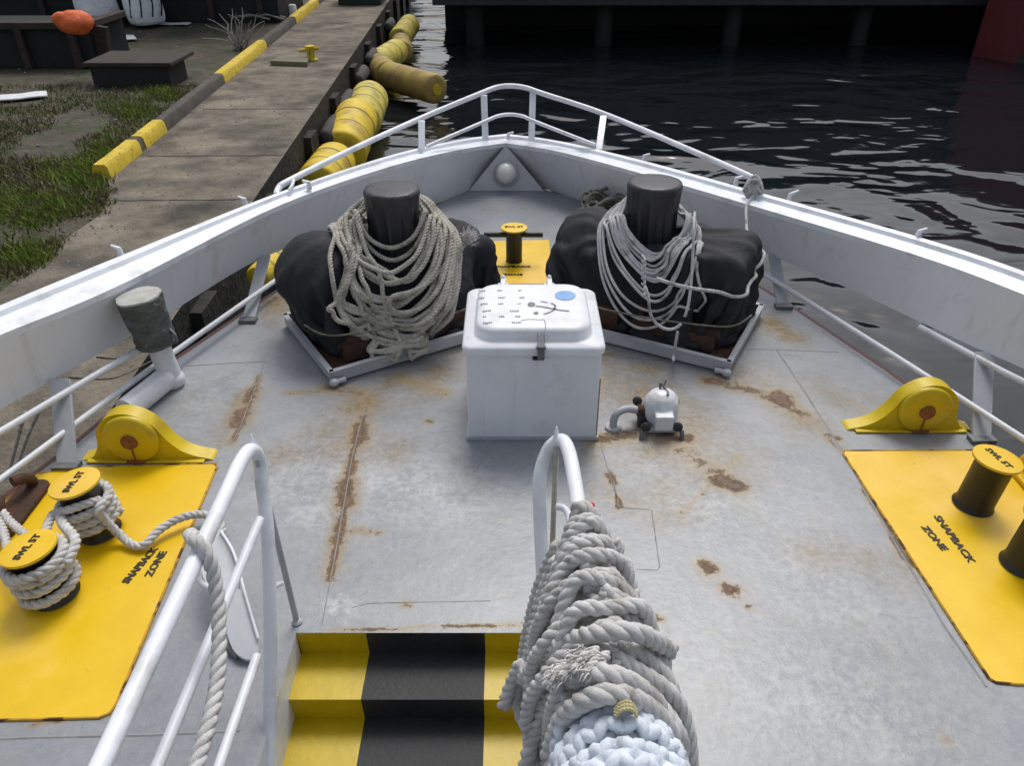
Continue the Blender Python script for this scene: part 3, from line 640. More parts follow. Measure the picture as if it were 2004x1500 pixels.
capR_out = [(2440, 725, .70), (2200, 612, .70), (2004, 531, .69), (1795, 463, .67), (1480, 375, .60), (1250, 312, .52), (1090, 275, .47), (992, 262, .44)]
botR = [(2440, 955, .30), (2200, 820, .30), (2004, 722, .30), (1925, 688, .30), (1783, 622, .28), (1690, 578, .26), (1533, 510, .21), (1470, 488, .17), (1290, 445, .03), (1118, 388, -.01), (992, 338, -.01)]
CAPS = {}
for nm, (a_, b_, c_), fl in (('L', (capL_in, capL_out, botL), False), ('R', (capR_in, capR_out, botR), True)):
    ci, co, bo = side(a_, b_, c_, nm)
    sg = -1 if nm == 'L' else 1                    # carry the bulwark on aft, past the edge of the photograph
    ext = [Vector((sg * .02 * k, -.28 * k, .004 * k)) for k in range(14, 0, -1)]
    ci, co, bo = [[L_0[0] + e for e in ext] + L_0 for L_0 in (ci, co, bo)]
    CAPS[nm] = (ci, co, bo)
    n = len(ci)
    ci2 = [p - Vector((0, 0, .02)) for p in ci]
    s_ = -1 if nm == 'L' else 1
    out = []
    for i, p in enumerate(ci):
        t_ = (ci[min(i + 1, n - 1)] - ci[max(i - 1, 0)]).normalized(); nn = Vector((-t_.y, t_.x, 0)) * (1 if nm == 'L' else 1)
        if nn.x * s_ < 0: nn = -nn
        out.append(nn)
    ci2o = [p + q * .02 for p, q in zip(ci2, out)]; boo = [p + q * .02 for p, q in zip(bo, out)]
    m_ = MB(); m_.sheet(ci2, bo, flip=fl); m_.sheet(ci2o, boo, flip=not fl); m_.sheet(bo, boo, flip=fl); m_.build('panel', M['panel'], bw)
    # outer facing under the cap
    m_ = MB()
    gr = [ci[i].lerp(co[i], .50) - Vector((0, 0, .018)) for i in range(n)]
    i1 = [ci[i].lerp(co[i], .16) + Vector((0, 0, .0)) for i in range(n)]
    i0 = [p - Vector((0, 0, .035)) for p in ci]; o0 = [p - Vector((0, 0, .05)) for p in co]
    g0 = [ci[i].lerp(co[i], .36) for i in range(n)]; g1 = [ci[i].lerp(co[i], .42) - Vector((0, 0, .028)) for i in range(n)]
    g2 = [ci[i].lerp(co[i], .74) - Vector((0, 0, .022)) for i in range(n)]; g3 = [ci[i].lerp(co[i], .80) for i in range(n)]
    for A, B in ((i0, ci), (ci, g0), (g0, g1), (g1, g2), (g2, g3), (g3, co), (co, o0), (o0, i0)): m_.sheet(A, B, flip=not fl)
    m_.build('cap_rail', M['cap'], bw, 25)
# lower rail, flange, posts
def pipe(name, L, r, m, par, n=6, seg=10):
    m_ = MB(); m_.tube(catmull([P(*c) for c in L], n), r, seg); return m_.build(name, m, par)
pipe('lower_rail', [(-200, 1080, .12), (0, 940, .12), (270, 740, .12), (545, 545, .12)], .017, M['white'], bw)
pipe('lower_rail', [(2250, 1020, .12), (2004, 860, .12), (1735, 687, .12), (1462, 516, .12)], .017, M['white'], bw)
pipe('bottom_flange', [(-200, 960, .27), (0, 846, .27), (130, 768, .27), (300, 668, .27)], .018, M['white'], bw)
pipe('bottom_flange', [(2250, 862, .28), (2004, 748, .28), (1900, 694, .28), (1800, 640, .27)], .018, M['white'], bw)
for A_0, B_0, r_0 in ((P(-200, 1080, .12), P(0, 940, .12), .017), (P(2250, 1020, .12), P(2004, 860, .12), .017), (P(-200, 960, .27), P(0, 846, .27), .018), (P(2250, 862, .28), P(2004, 748, .28), .018)):
    sg = -1 if A_0.x < 0 else 1; m_ = MB(); m_.tube([A_0, A_0 + Vector((sg * .12, -1.2, 0)), A_0 + Vector((sg * .2, -3.2, 0))], r_0, 10); m_.build('lower_rail' if r_0 == .017 else 'bottom_flange', M['white'], bw)
def post(b_, t_, w0, w1):
    b0 = P(*b_, 0); t0 = P(*t_)
    x = Vector((1, 0, 0)); m_ = MB(); th = .02
    ax = (t0 - b0).normalized(); nrm = ax.cross(x).normalized()
    def ring(c, w_): return [c - x * w_ / 2 - nrm * th / 2, c + x * w_ / 2 - nrm * th / 2, c + x * w_ / 2 + nrm * th / 2, c - x * w_ / 2 + nrm * th / 2]
    # a flat bar with turned flange edges
    m_.add(ring(b0, w0) + ring(t0, w1), [(0, 1, 5, 4), (1, 2, 6, 5), (2, 3, 7, 6), (3, 0, 4, 7), (4, 5, 6, 7), (3, 2, 1, 0)], 0, False)
    o = bevel(m_.build('post', M['greyp'], bw), .004)
    m_ = MB(); m_.box(b0 + Vector((0, 0, .012)), (w0 + .03, .06, .024)); m_.build('foot', M['steel'], o)
    o.children[0].parent = o
post((132, 916), (118, 742, .31), .10, .11); post((486, 630), (518, 500, .21), .085, .085)
post((1533, 603), (1515, 500, .21), .085, .085); post((1920, 864), (1926, 690, .30), .10, .11)
# lugs on the cap
for (u, v, z, ln) in ((480, 398, .6, 1), (235, 496, .67, 1), (605, 365, .59, 1), (1440, 357, .6, 1), (1545, 389, .61, 2), (1797, 462, .67, 1), (1260, 312, .52, 1), (995, 268, .44, 1)):
    p = P(u, v, z); m_ = MB()
    d = Vector((-.06 if u < 990 else .06, .02, .05)) * (1 if ln == 1 else 1.25)
    m_.tube([p - Vector((0, 0, .02)), p + Vector((0, 0, .03)), p + d * .8], lambda t: .022 * (1 - .55 * t), 8)
    m_.build('lug', M['cap'], bw)
# bow gusset + lamp
m_ = MB(); a, b1, c = P(990, 284, .40), P(918, 373, 0), P(1064, 373, 0); nn = (b1 - a).cross(c - a).normalized(); nn = nn if nn.y < 0 else -nn
m_.add([a, b1, c, a - nn * .02, b1 - nn * .02, c - nn * .02], [(0, 1, 2), (5, 4, 3), (0, 3, 4, 1), (1, 4, 5, 2), (2, 5, 3, 0)], 0, False); m_.build('gusset', M['hull'], bw)
lp = a * .38 + b1 * .31 + c * .31
t = thing('bow_lamp', 'round white globe lamp on the gusset at the bow', 'lamp', lp)
q = nn.to_track_quat('Z', 'Y').to_matrix()
m_ = MB(); m_.lathe([(.125, .0), (.125, .02), (.10, .035)], lp, 24, M=q); m_.build('mounting_ring', M['greyp'], t)
m_ = MB(); m_.lathe([(.095, .02), (.098, .05), (.085, .09), (.05, .12), (.01, .13)], lp, 24, M=q); m_.build('globe', M['globe'], t, 60)
# bow rail
br = thing('bow_rail', 'white tubular guard rail on the cap round the bow', 'rail', P(990, 270, .44))
pipe('top_bar', [(541, 382, .58), (546, 368, .60), (566, 354, .62), (680, 297, .66), (820, 233, .70), (940, 183, .83), (972, 171, .86), (1000, 168, .87), (1030, 172, .86), (1062, 183, .83), (1180, 222, .70), (1330, 285, .66), (1462, 343, .63), (1482, 356, .61), (1486, 376, .58)], .024, M['cap'], br, 8, 12)
pipe('middle_bar', [(835, 287, .52), (948, 238, .64), (975, 227, .66), (1000, 224, .66), (1025, 228, .66), (1045, 237, .64), (1165, 284, .52)], .017, M['cap'], br, 8, 10)
for (u0, v0, z0, u1, v1, z1) in ((825, 292, .5, 825, 236, .70), (950, 276, .45, 947, 186, .82), (1040, 275, .45, 1043, 178, .84), (1172, 292, .49, 1181, 226, .70)):
    m_ = MB(); a, c = P(u0, v0, z0), P(u1, v1, z1); d = Vector((.03, 0, 0)); e = Vector((0, .012, 0))
    m_.add([a - d - e, a + d - e, a + d + e, a - d + e, c - d - e, c + d - e, c + d + e, c - d + e], [(0, 1, 5, 4), (1, 2, 6, 5), (2, 3, 7, 6), (3, 0, 4, 7), (4, 5, 6, 7), (3, 2, 1, 0)], 0, False)
    bevel(m_.build('stanchion', M['cap'], br), .004)
pipe('end_brace', [(566, 372, .6), (572, 362, .62), (575, 352, .625)], .012, M['cap'], br)
# lashing at the right end of the bow rail + cord
m_ = MB(); pc = P(1474, 372, .62)
for k in range(7):
    rr_ = .05 + .008 * k; a0 = random.uniform(0, 6)
    m_.rope(catmull([pc + Vector((math.cos(a0 + a) * rr_ * .7, math.sin(a0 + a) * rr_ * .5, math.sin(a * 2 + k) * .05 - .03 + .012 * k)) for a in [i * 6.28 / 8 for i in range(8)]], 5, True), .011, True)
m_.rope(catmull([pc + Vector((.0, -.04, -.02)), P(1461, 405, .56), P(1461, 442, .50)], 8), .0115)
tag(m_.build('lashing_cord', M['rope_cord']), 'knotted white lashing at the right end of the bow rail', 'cord')

# ---------------------------------------------------------------- stairs
st = thing('stairs', 'yellow and black painted steps going down from the deck', 'stairs', (-.33, SY, -.5))
RS, TD = .135, .205
XB = [SX0, -.58, -.108, SX1]
for k in range(11):
    y0 = SY - k * TD; z0 = -k * RS; m_ = MB()
    for i in range(3):
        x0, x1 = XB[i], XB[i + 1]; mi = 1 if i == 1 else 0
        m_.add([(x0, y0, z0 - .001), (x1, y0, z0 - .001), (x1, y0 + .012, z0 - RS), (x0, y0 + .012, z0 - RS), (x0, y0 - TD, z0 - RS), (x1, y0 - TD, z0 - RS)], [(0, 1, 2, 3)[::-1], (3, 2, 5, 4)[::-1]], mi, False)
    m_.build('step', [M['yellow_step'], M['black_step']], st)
m_ = MB()
for x, th in ((SX0 - .012, .024), (SX1 + .012, .024)):
    m_.box((x, SY - 1.55, -.90), (th, 3.1, 1.796))
m_.build('side_wall', M['white'], st)
mb = MB(); mb.add([(-3, -4, -1.62), (3, -4, -1.62), (3, SY, -1.62), (-3, SY, -1.62)], [(0, 1, 2, 3)])
tag(mb.build('lower_deck', dm_, angle=0), kind='structure')

# ---------------------------------------------------------------- hand rails
def handrail(lbl, X, flip):
    s_ = -1 if flip else 1
    t = thing('stair_handrail', lbl, 'handrail', (X, SY, 0), 'handrails beside the stairs')
    return t
hl = handrail('left white tubular stair handrail with three bars, by the yellow mooring plate', -.87, False)
XL = -.87
m_ = MB(); m_.tube(catmull([(-.865, -.3, .93), (-.87, .9, .93), (-.87, 1.75, .935), (-.875, 1.95, .93), (-.875, 2.06, .90), (-.872, 2.10, .83), (-.868, 2.07, .75), (-.85, 1.98, .6), (-.845, 1.84, .36), (-.85, 1.68, .08), (-.85, 1.52, -.15), (-.85, 1.30, -.45)], 8), .0235, 14); m_.build('top_bar', M['cap'], hl)
m_ = MB(); m_.tube([Vector((-.872, 2.085, .88)), P(581, 1218, 0)], .012, 10); m_.ball(P(581, 1218, .005), (.022, .022, .012), 10, 6); m_.build('brace', M['greyp'], hl)
m_ = MB(); m_.tube([(-.873, 2.075, .895), (-.873, 2.085, .945)], lambda t: .014 * (1 - .8 * t), 8); m_.build('pip', M['cap'], hl)
for z, y1, ym in ((.67, 1.97, .2), (.30, 1.70, .1)):
    m_ = MB(); m_.tube([(-.862, y1, z), (-.885, ym, z)], .0165, 12); m_.build('middle_bar', M['cap'], hl)
m_ = MB(); m_.tube(catmull([PY(551, 1142, 2.05), PY(533, 1152, 2.0), PY(526, 1175, 1.95), PY(525, 1210, 1.88)], 6), .011, 10); m_.build('hook', M['cap'], hl)
XR = .165
hr = handrail('right white tubular stair handrail buried under a heap of grey rope', XR, True)
m_ = MB(); m_.tube(catmull([(.27, .2, .93), (.24, .9, .93), (.205, 1.5, .935), (.195, 1.85, .935), (.185, 2.02, .93), (.165, 2.10, .91), (.125, 2.11, .86), (.095, 2.06, .77), (.10, 1.97, .60), (.115, 1.8, .34), (.12, 1.68, .1), (.13, 1.5, -.15)], 8), .0235, 14); m_.build('top_bar', M['cap'], hr)
m_ = MB(); m_.tube([Vector((.150, 2.09, .89)), Vector((.15, 2.09, .0))], .010, 8); m_.build('brace', M['rope_tan'], hr)
m_ = MB(); m_.tube([(.15, 2.10, .91), (.15, 2.11, .96)], lambda t: .014 * (1 - .8 * t), 8); m_.build('pip', M['cap'], hr)
m_ = MB(); m_.tube(catmull([PY(1088, 992, 2.0), PY(1104, 996, 1.99), PY(1114, 1012, 1.95), PY(1118, 1040, 1.85)], 6), .0125, 10); m_.build('middle_bar', M['cap'], hr)
p = P(1157, 990, .955); m_ = MB(); m_.ball(p, .011, 12, 8); m_.cyl(p, p - Vector((.012, 0, .012)), .006, 8)
tag(m_.build('red_whipping', M['reddot']), 'tiny red dot of tape at the upper end of the rope heap', 'tape')

# folded plate behind the left handrail
t = thing('kick_plate', 'light grey rounded plate with curved white handle outboard of the left handrail', 'plate', P(440, 1200, 0))
def plate(name, L, z_, th, m):
    pts = catmull([P(u, v, z) for u, v, z in L], 5, True); m_ = MB(); n = len(pts)
    m_.add([p for p in pts] + [p + Vector((0, 0, -th)) for p in pts], [tuple(range(n)), tuple(range(n, 2 * n))[::-1]] + [(i, (i + 1) % n, n + (i + 1) % n, n + i) for i in range(n)], 0, False)
    return m_.build(name, m, t)
plate('plate', [(400, 1022, .22), (432, 1040, .22), (455, 1085, .2), (470, 1140, .15), (448, 1162, .12), (420, 1160, .14), (398, 1130, .18), (388, 1070, .22)], 0, .012, M['hull'])
plate('lower_plate', [(450, 1150, .16), (478, 1165, .14), (500, 1225, .07), (505, 1280, .03), (485, 1292, .03), (455, 1270, .05), (440, 1210, .1)], 0, .012, M['hull'])
pipe('handle', [(402, 1100, .26), (387, 1110, .24), (388, 1135, .2), (404, 1150, .17), (425, 1158, .14)], .012, M['cap'], t)
pipe('edge_bar', [(432, 1040, .225), (458, 1085, .205), (480, 1165, .145), (505, 1250, .06)], .006, M['cap'], t)
pipe('buffer', [(424, 1240, .02), (440, 1262, .02), (468, 1285, .02)], .016, M['steel'], t)

# ---------------------------------------------------------------- hatch
HX0, HX1, HY0, HY1, HT = -.232, .448, 3.31, 3.95, .54
hc = thing('deck_hatch', 'white steel locker hatch with rounded lid, stencil marks and a blue sticker', 'hatch', ((HX0 + HX1) / 2, (HY0 + HY1) / 2, 0))
cx, cy = (HX0 + HX1) / 2, (HY0 + HY1) / 2; WX, WY = HX1 - HX0, HY1 - HY0
m_ = MB(); m_.box((cx, cy, HT / 2), (WX, WY, HT)); bevel(m_.build('body', M['hatch'], hc), .012)
m_ = MB(); m_.box((cx, cy, .012), (WX + .02, WY + .02, .02)); m_.build('coaming_weld', M['rust'] if False else M['greyp'], hc)
def rrect(w_, h_, r, n=7, cx=0, cy=0):
    out = []
    for (sx_, sy_, a0) in ((1, 1, 0), (-1, 1, 90), (-1, -1, 180), (1, -1, 270)):
        for k in range(n + 1):
            a = R(a0 + 90 * k / n); out.append((cx + sx_ * (w_ / 2 - r) + r * math.cos(a), cy + sy_ * (h_ / 2 - r) + r * math.sin(a)))
    return out
lid = MB()
lv = [(rrect(WX + .03, WY + .03, .05), HT - .012), (rrect(WX + .035, WY + .035, .05), HT + .02), (rrect(WX + .015, WY + .015, .06), HT + .034), (rrect(WX - .07, WY - .08, .09), HT + .036), (rrect(WX - .085, WY - .10, .10), HT + .045), (rrect(WX - .095, WY - .11, .10), HT + .082), (rrect(WX - .12, WY - .135, .10), HT + .097), (rrect(WX - .2, WY - .2, .08), HT + .101)]
n = len(lv[0][0]); vs_ = [(x + cx, y + cy, z) for L, z in lv for x, y in L]
fs_ = [(i * n + k, i * n + (k + 1) % n, (i + 1) * n + (k + 1) % n, (i + 1) * n + k) for i in range(len(lv) - 1) for k in range(n)] + [tuple((len(lv) - 1) * n + k for k in range(n))]
lid.add(vs_, fs_); lo = lid.build('lid', M['hatch'], hc, 60)
LT = HT + .1015
m_ = MB()
rows = [(575, (945, 975, 1020)), (583, (943, 982, 1024)), (594, (948, 982, 1018)), (609, (954, 1005, 1020)), (620, (951, 984, 1016)), (632, (956, 1010, 1022))]
for v, us in [(569, (945, 981, 1020)), (583, (944, 982, 1023)), (595, (948, 982, 1018)), (609, (954, 1008)), (620, (951, 984, 1016)), (632, (956, 1012))]:
    for u in us:
        p = P(u + random.uniform(-1, 1), v, LT); wd = random.choice((.02, .03, .034)) * (1.4 if v in (609, 632) else 1)
        k = max(2, round(wd / .009))
        for q in range(k): m_.box((p.x - wd / 2 + q * .0095, p.y + random.uniform(-.003, .003), LT + .0008), (.0065, random.uniform(.010, .017), .0012), random.uniform(-.3, .3))
def stroke(L, w_=.006):
    pts = catmull([P(u, v, LT + .0012) for u, v in L], 5); A = []; B = []
    T, _ = frames(pts)
    for p, t_ in zip(pts, T): s_ = Vector((-t_.y, t_.x, 0)) * w_; A.append(p - s_); B.append(p + s_)
    m_.sheet(A, B)
stroke([(1048, 599), (1065, 601), (1090, 606), (1114, 609)], .007); stroke([(1058, 590), (1072, 592)], .005); stroke([(1078, 593), (1086, 598), (1084, 606), (1074, 612), (1064, 615)], .006)
p = P(1040, 596, LT + .001); m_.prism([(p.x + .020 * math.cos(a * .628), p.y + .027 * math.sin(a * .628)) for a in range(10)], LT + .0006, LT + .0018)
p = P(1049, 613, LT + .001); m_.prism([(p.x + .013 * math.cos(a * .628), p.y + .015 * math.sin(a * .628)) for a in range(10)], LT + .0006, LT + .0018)
stroke([(1018, 628), (1035, 625), (1055, 626), (1066, 628), (1068, 655)], .002)
m_.build('stencil', mat('faded_ink', (.13, .13, .15), (.30, .30, .33), 60, .7), hc, 0)
p = P(1106, 579, LT); m_ = MB(); m_.prism([(p.x + .056 * math.cos(a * .2618), p.y + .056 * math.sin(a * .2618)) for a in range(24)], LT + .0004, LT + .0022); m_.build('sticker', M['blue'], hc)
m_ = MB()
for a in range(0, 360, 40): m_.box((p.x + .038 * math.cos(R(a)), p.y + .038 * math.sin(R(a)), LT + .0028), (.007, .010, .0008), R(a))
m_.build('sticker_marks', mat('sticker_pale', (.25, .45, .75), (.35, .55, .8), 9, .5), hc)
p = P(1059, 672, HT + .06); y = HY0 - .022
m_ = MB(); m_.box((p.x, y + .02, HT + .065), (.036, .09, .016), M=Matrix.Rotation(R(28), 3, 'X')); m_.box((p.x, y - .012, HT + .008), (.034, .014, .06)); m_.cyl((p.x - .024, y - .012, HT + .045), (p.x + .024, y - .012, HT + .045), .009, 10); bevel(m_.build('latch', M['steel'], hc), .003)
m_ = MB(); m_.box((p.x - .012, HY0 - .012, HT - .028), (.058, .018, .013)); m_.build('latch_eye', M['black'], hc)
for u in (985, 1075):
    p = P(u, 553, HT + .06); m_ = MB(); m_.box((p.x, HY1 - .0, HT + .06), (.028, .10, .05)); m_.tube([(p.x, HY1 + .03, HT + .03), (p.x, HY1 + .045, HT + .10)], lambda t: .025 * (1 - .6 * t), 8); m_.cyl((p.x - .03, HY1 + .04, HT + .04), (p.x + .03, HY1 + .04, HT + .04), .013, 10); bevel(m_.build('hinge', M['hatch'], hc), .004)
m_ = MB()
m_.box((HX1 + .0025, HY0 + .02, .2), (.003, .03, .36)); m_.build('rust_edge', mat('rust_edge', (.32, .22, .12), (.5, .42, .3), 30, .8), hc)

# ---------------------------------------------------------------- yellow plates with text
def yplate(name, L, label, texts, th=.005):
    pts = [P(u, v, 0) for u, v in L]; t = thing(name, label, 'deck plate', (sum(p.x for p in pts) / len(pts), sum(p.y for p in pts) / len(pts), 0), 'yellow painted mooring plates on the deck')
    m_ = MB(); m_.prism([(p.x, p.y) for p in pts], .0, th); o = m_.build('plate', M['yellow'], t)
    m_ = MB(); cpts = [Vector((p.x, p.y, .003)) for p in pts]; cpts.append(cpts[0]); m_.tube(cpts, .006, 6); m_.build('weld_edge', mat('weld_rust', (.40, .22, .03), (.55, .32, .02), 14, .8, spots=(.10, .04, .02), spot_scale=9, spot_th=.52) if 'weld_rust' not in bpy.data.materials else bpy.data.materials['weld_rust'], t)
    for txt, a, c, size in texts:
        m_ = MB(); A, C = P(*a, 0), P(*c, 0); mid = (A + C) / 2; ln = (C - A).length
        text_into(m_, txt, (mid.x, mid.y, th + .0022), C - A, size, sx=ln / (size * .66 * len(txt)), bold=.03)
        m_.build('lettering', M['ink'], t)
    return t
eL = lambda u, v: (u, v)
yplate('mooring_plate', [(418, 909), (425, 915), (228, 1380), (215, 1398), (195, 1407), (0, 1412), (-300, 1420), (-330, 1190), (-60, 1038), (30, 966), (72, 929), (175, 916)], 'left yellow mooring plate carrying the two roped bollards',
       [('SNAPBACK', (244, 1146), (306, 1074), .047), ('ZONE', (292, 1130), (321, 1083), .047)])
yplate('mooring_plate', [(1652, 884), (1905, 883), (1960, 893), (2040, 940), (2250, 1075), (2400, 1345), (1990, 1342), (1948, 1338), (1935, 1330), (1650, 890)], 'right yellow mooring plate carrying the two bare black bollards',
       [('SNAPBACK', (1830, 1010), (1903, 1106), .047), ('ZONE', (1808, 1034), (1848, 1079), .047)])
# bow plate
yplate('mooring_plate', [(957, 476), (1074, 474), (1084, 560), (948, 560)], 'small yellow plate under the bow cross bollard',
       [('SNAPBACK', (965, 527), (1040, 527), .045), ('ZONE', (985, 543), (1022, 543), .045)], .02)

# ---------------------------------------------------------------- bollards
def bollard(base, h, label, tdir, pr=.083, cr=.106, grp='capped bollards on the yellow plates', txt='SWL 5T', tilt=0):
    b0 = Vector(base); b0.z = .005; t = thing('bollard', label, 'bollard', b0, grp)
    m_ = MB(); m_.lathe([(pr + .012, 0), (pr + .004, .012), (pr, .03), (pr, h - .03), (pr + .01, h - .01)], b0, 36); m_.build('post', M['black'], t)
    m_ = MB(); m_.lathe([(pr, h - .012), (cr, h - .012), (cr + .002, h - .004), (cr, h), (cr - .01, h + .002)], b0, 40); m_.build('cap', M['yellow'], t)
    m_ = MB(); text_into(m_, txt, b0 + Vector((0, 0, h + .0035)), tdir, .044, sx=.95, bold=.03); m_.build('lettering', M['ink'], t)
    if tilt: t.rotation_euler = (0, R(tilt), 0)
    return t
BL = [(-1.885, 2.61), (-1.90, 2.235)]
bollard((*BL[0], 0), .29, 'roped bollard with yellow cap, the farther of the two on the left plate', P(163, 930, .29) - P(118, 985, .29), tilt=-6)
bollard((*BL[1], 0), .27, 'roped bollard with yellow cap, the nearer of the two on the left plate', P(90, 1053, .27) - P(36, 1112, .27), tilt=-6)
bollard((2.20, 2.79, 0), .28, 'bare black bollard with yellow cap beside the right guard post', P(1975, 925, .28) - P(1915, 878, .28), tilt=5)
bollard((2.22, 2.40, 0), .28, 'bare black bollard cut by the right edge of the photo', P(1975, 925, .28) - P(1915, 878, .28), tilt=5)
t = bollard((P(1006, 515, 0).x, P(1006, 515, 0).y, 0), .29, 'slim black cross bollard with yellow cap near the bow', (1, 0, 0), .062, .10)
b0 = P(1006, 515, 0); m_ = MB(); m_.cyl(b0 + Vector((-.23, 0, .235)), b0 + Vector((.22, 0, .235)), .021, 16); m_.build('cross_bar', M['black'], t)
# rope on the left bollards
m_ = MB(); rr_ = .0225
def turns(c, r, z0, n, dz, a0=0.0, N_=14):
    Q = Matrix.Rotation(R(-6), 3, 'Y'); o_ = Vector((c[0], c[1], .005)); out = []
    for i in range(int(n * N_) + 1):
        v = Vector(((r + random.uniform(0, .002)) * math.cos(a0 + i * 6.283 / N_), (r + random.uniform(0, .002)) * math.sin(a0 + i * 6.283 / N_), z0 + dz * i / N_)); out.append(o_ + Q @ v)
    return out
r0 = .083 + rr_
m_.rope(catmull(turns(BL[1], r0, .022, 2.2, .062, 1.0), 4), rr_); m_.rope(catmull(turns(BL[1], r0 + .004, .165, 1.9, .030, 2.4), 4), rr_)
m_.rope(catmull(turns(BL[0], r0, .055, 3.3, .044, .5), 4), rr_)
# figure-eight link between posts
m_.rope(catmull([Vector((BL[1][0] + r0, BL[1][1] - .02, .20)), Vector((BL[1][0] + r0 - .01, BL[1][1] + .1, .21)), Vector((BL[0][0] - .04, BL[0][1] - .15, .20)), Vector((BL[0][0] - r0, BL[0][1] - .03, .19)), Vector((BL[0][0] - .07, BL[0][1] + .09, .2))], 8), rr_)
m_.rope(catmull([Vector((BL[1][0] - r0, BL[1][1], .17)), Vector((BL[1][0] - .06, BL[1][1] + .12, .2)), Vector((BL[0][0] - .1, BL[0][1] - .1, .2)), Vector((BL[0][0] - .02, BL[0][1] - r0, .23)), Vector((BL[0][0] + .09, BL[0][1] - .05, .235)), Vector((BL[0][0] + .10, BL[0][1] - .1, .22)),
    P(200, 1012, .16), P(232, 1045, .06), P(262, 1068, .03), P(285, 1066, .035), P(310, 1040, .05), P(345, 1018, .06), P(385, 1007, .06), P(418, 1013, .06), P(434, 1032, .04), P(432, 1052, .03)], 8), .020)
# leads to the outboard fairlead
m_.rope(catmull([Vector((BL[1][0] - .02, BL[1][1] + r0, .12)), P(60, 1055, .12), P(20, 1022, .1), P(0, 1000, .1), P(-60, 960, .05)], 6), .02)
m_.rope(catmull([Vector((BL[1][0] - r0, BL[1][1] + .02, .15)), P(20, 1090, .14), P(2, 1030, .12), P(-30, 990, .1), P(-80, 950, .05)], 6), .02)
tag(m_.build('mooring_rope', M['rope']), 'grey mooring rope wound round both left bollards with its tail on the plate', 'rope')
# outboard chocks
for (u, v, lb) in ((38, 1002, 'rusty open chock at the deck edge beside the left bollards'), (2030, 960, 'yellow open chock at the deck edge beside the right bollards')):
    p = P(u, v, 0); t = thing('open_chock', lb, 'chock', p)
    s_ = -1 if u < 1000 else 1
    m_ = MB(); m_.tube(catmull([p + Vector((s_ * .02, -.16, .0)), p + Vector((s_ * .0, -.15, .07)), p + Vector((s_ * .0, -.10, .12)), p + Vector((s_ * .02, -.06, .13))], 6), .026, 12); m_.tube(catmull([p + Vector((s_ * .02, .16, .0)), p + Vector((s_ * .0, .15, .07)), p + Vector((0, .10, .12)), p + Vector((s_ * .02, .06, .13))], 6), .026, 12)
    m_.build('horn', M['darkrust'] if s_ < 0 else M['yellow'], t)
    m_ = MB(); m_.prism(rrect(.14, .40, .05), .0, .03, c=(p.x, p.y, .005)); bevel(m_.build('base', M['darkrust'] if s_ < 0 else M['yellow'], t), .008)

# roller fairleads
def fairlead(base, label, mirror):
    p = Vector(base); t = thing('roller_fairlead', label, 'fairlead', p, 'yellow roller fairleads at the deck edges')
    s_ = -1 if mirror else 1
    ctrl = [(-.30, 0), (-.23, .025), (-.19, .095), (-.175, .175), (-.13, .245), (-.05, .288), (.04, .28), (.12, .22), (.17, .13), (.225, .065), (.29, .03), (.36, .012), (.38, .0)]
    top = catmull([(x * s_, 0, z) for x, z in ctrl], 4)
    poly = [(q.x, q.z) for q in top]
    Mx = Matrix(((1, 0, 0), (0, 0, -1), (0, 1, 0)))
    if mirror: poly = poly[::-1]
    m_ = MB(); m_.prism(poly[::-1], -.055, .03, M=Mx, c=p); o = bevel(m_.build('housing', M['yellow_fair'], t), .012, 2)
    m_ = MB(); m_.lathe([(.138, 0), (.138, .018), (.127, .028), (.05, .030), (.048, .034), (.03, .034)], p + Vector((0, -.031, .145)), 40, M=Matrix(((1, 0, 0), (0, 0, -1), (0, 1, 0)))); m_.build('roller', M['yellow_fair'], t)
    m_ = MB(); m_.lathe([(.042, 0), (.040, .012), (.02, .016)], p + Vector((0, -.064, .145)), 20, M=Matrix(((1, 0, 0), (0, 0, -1), (0, 1, 0)))); m_.build('pin', M['rust'], t)
    m_ = MB(); m_.box(p + Vector((s_ * .04, -.01, .008)), (.60, .10, .010)); bevel(m_.build('base', M['yellow_fair'], t), .004)
    m_ = MB(); m_.box(p + Vector((.0, -.066, .075)), (.007, .004, .09)); m_.box(p + Vector((.0, -.062, .02)), (.09, .02, .01)); m_.build('rust_run', M['rust'], t)
fairlead((-1.915, 3.16, .0), 'left yellow roller fairlead with a rusty pin, beside the taped vent', False)
fairlead((2.195, 3.42, .0), 'right yellow roller fairlead with a rusty pin, beside the right guard post', True)

# ---------------------------------------------------------------- taped vent
p = Vector((-1.995, 3.84, 0))
t = thing('vent_pipe', 'white vent pipe with its head wrapped in grey tape, at the left bulwark', 'vent', p)
m_ = MB(); m_.tube([p + Vector((0, 0, .02)), p + Vector((0, 0, .33))], .062, 24); m_.build('pipe', M['white'], t)
def wobt(a, z): return 1 + .03 * math.sin(5 * a + z * 30) + .02 * math.sin(11 * a + z * 17)
m_ = MB(); m_.lathe([(.085, .275), (.104, .285), (.112, .30), (.106, .315), (.112, .33), (.106, .37), (.113, .42), (.116, .47), (.12, .53), (.122, .57), (.12, .585)], p, 40, wob=wobt); m_.build('tape_wrap', M['tape'], t, 50)
m_ = MB(); m_.lathe([(.121, .582), (.118, .592), (.06, .60), (.01, .602)], p, 36, wob=wobt); m_.build('tape_top', M['tape_top'], t, 60)
m_ = MB(); m_.tube(catmull([p + Vector((.1, -.02, .30)), p + Vector((.13, -.03, .305)), p + Vector((.13, -.02, .34)), p + Vector((.1, 0, .37))], 5), .008, 8); m_.build('wire_loop', M['steel'], t)
a, c = P(328, 740, .075), P(248, 800, .075)
m_ = MB(); m_.tube([a, c], .068, 24); m_.build('branch_pipe', M['white'], t)
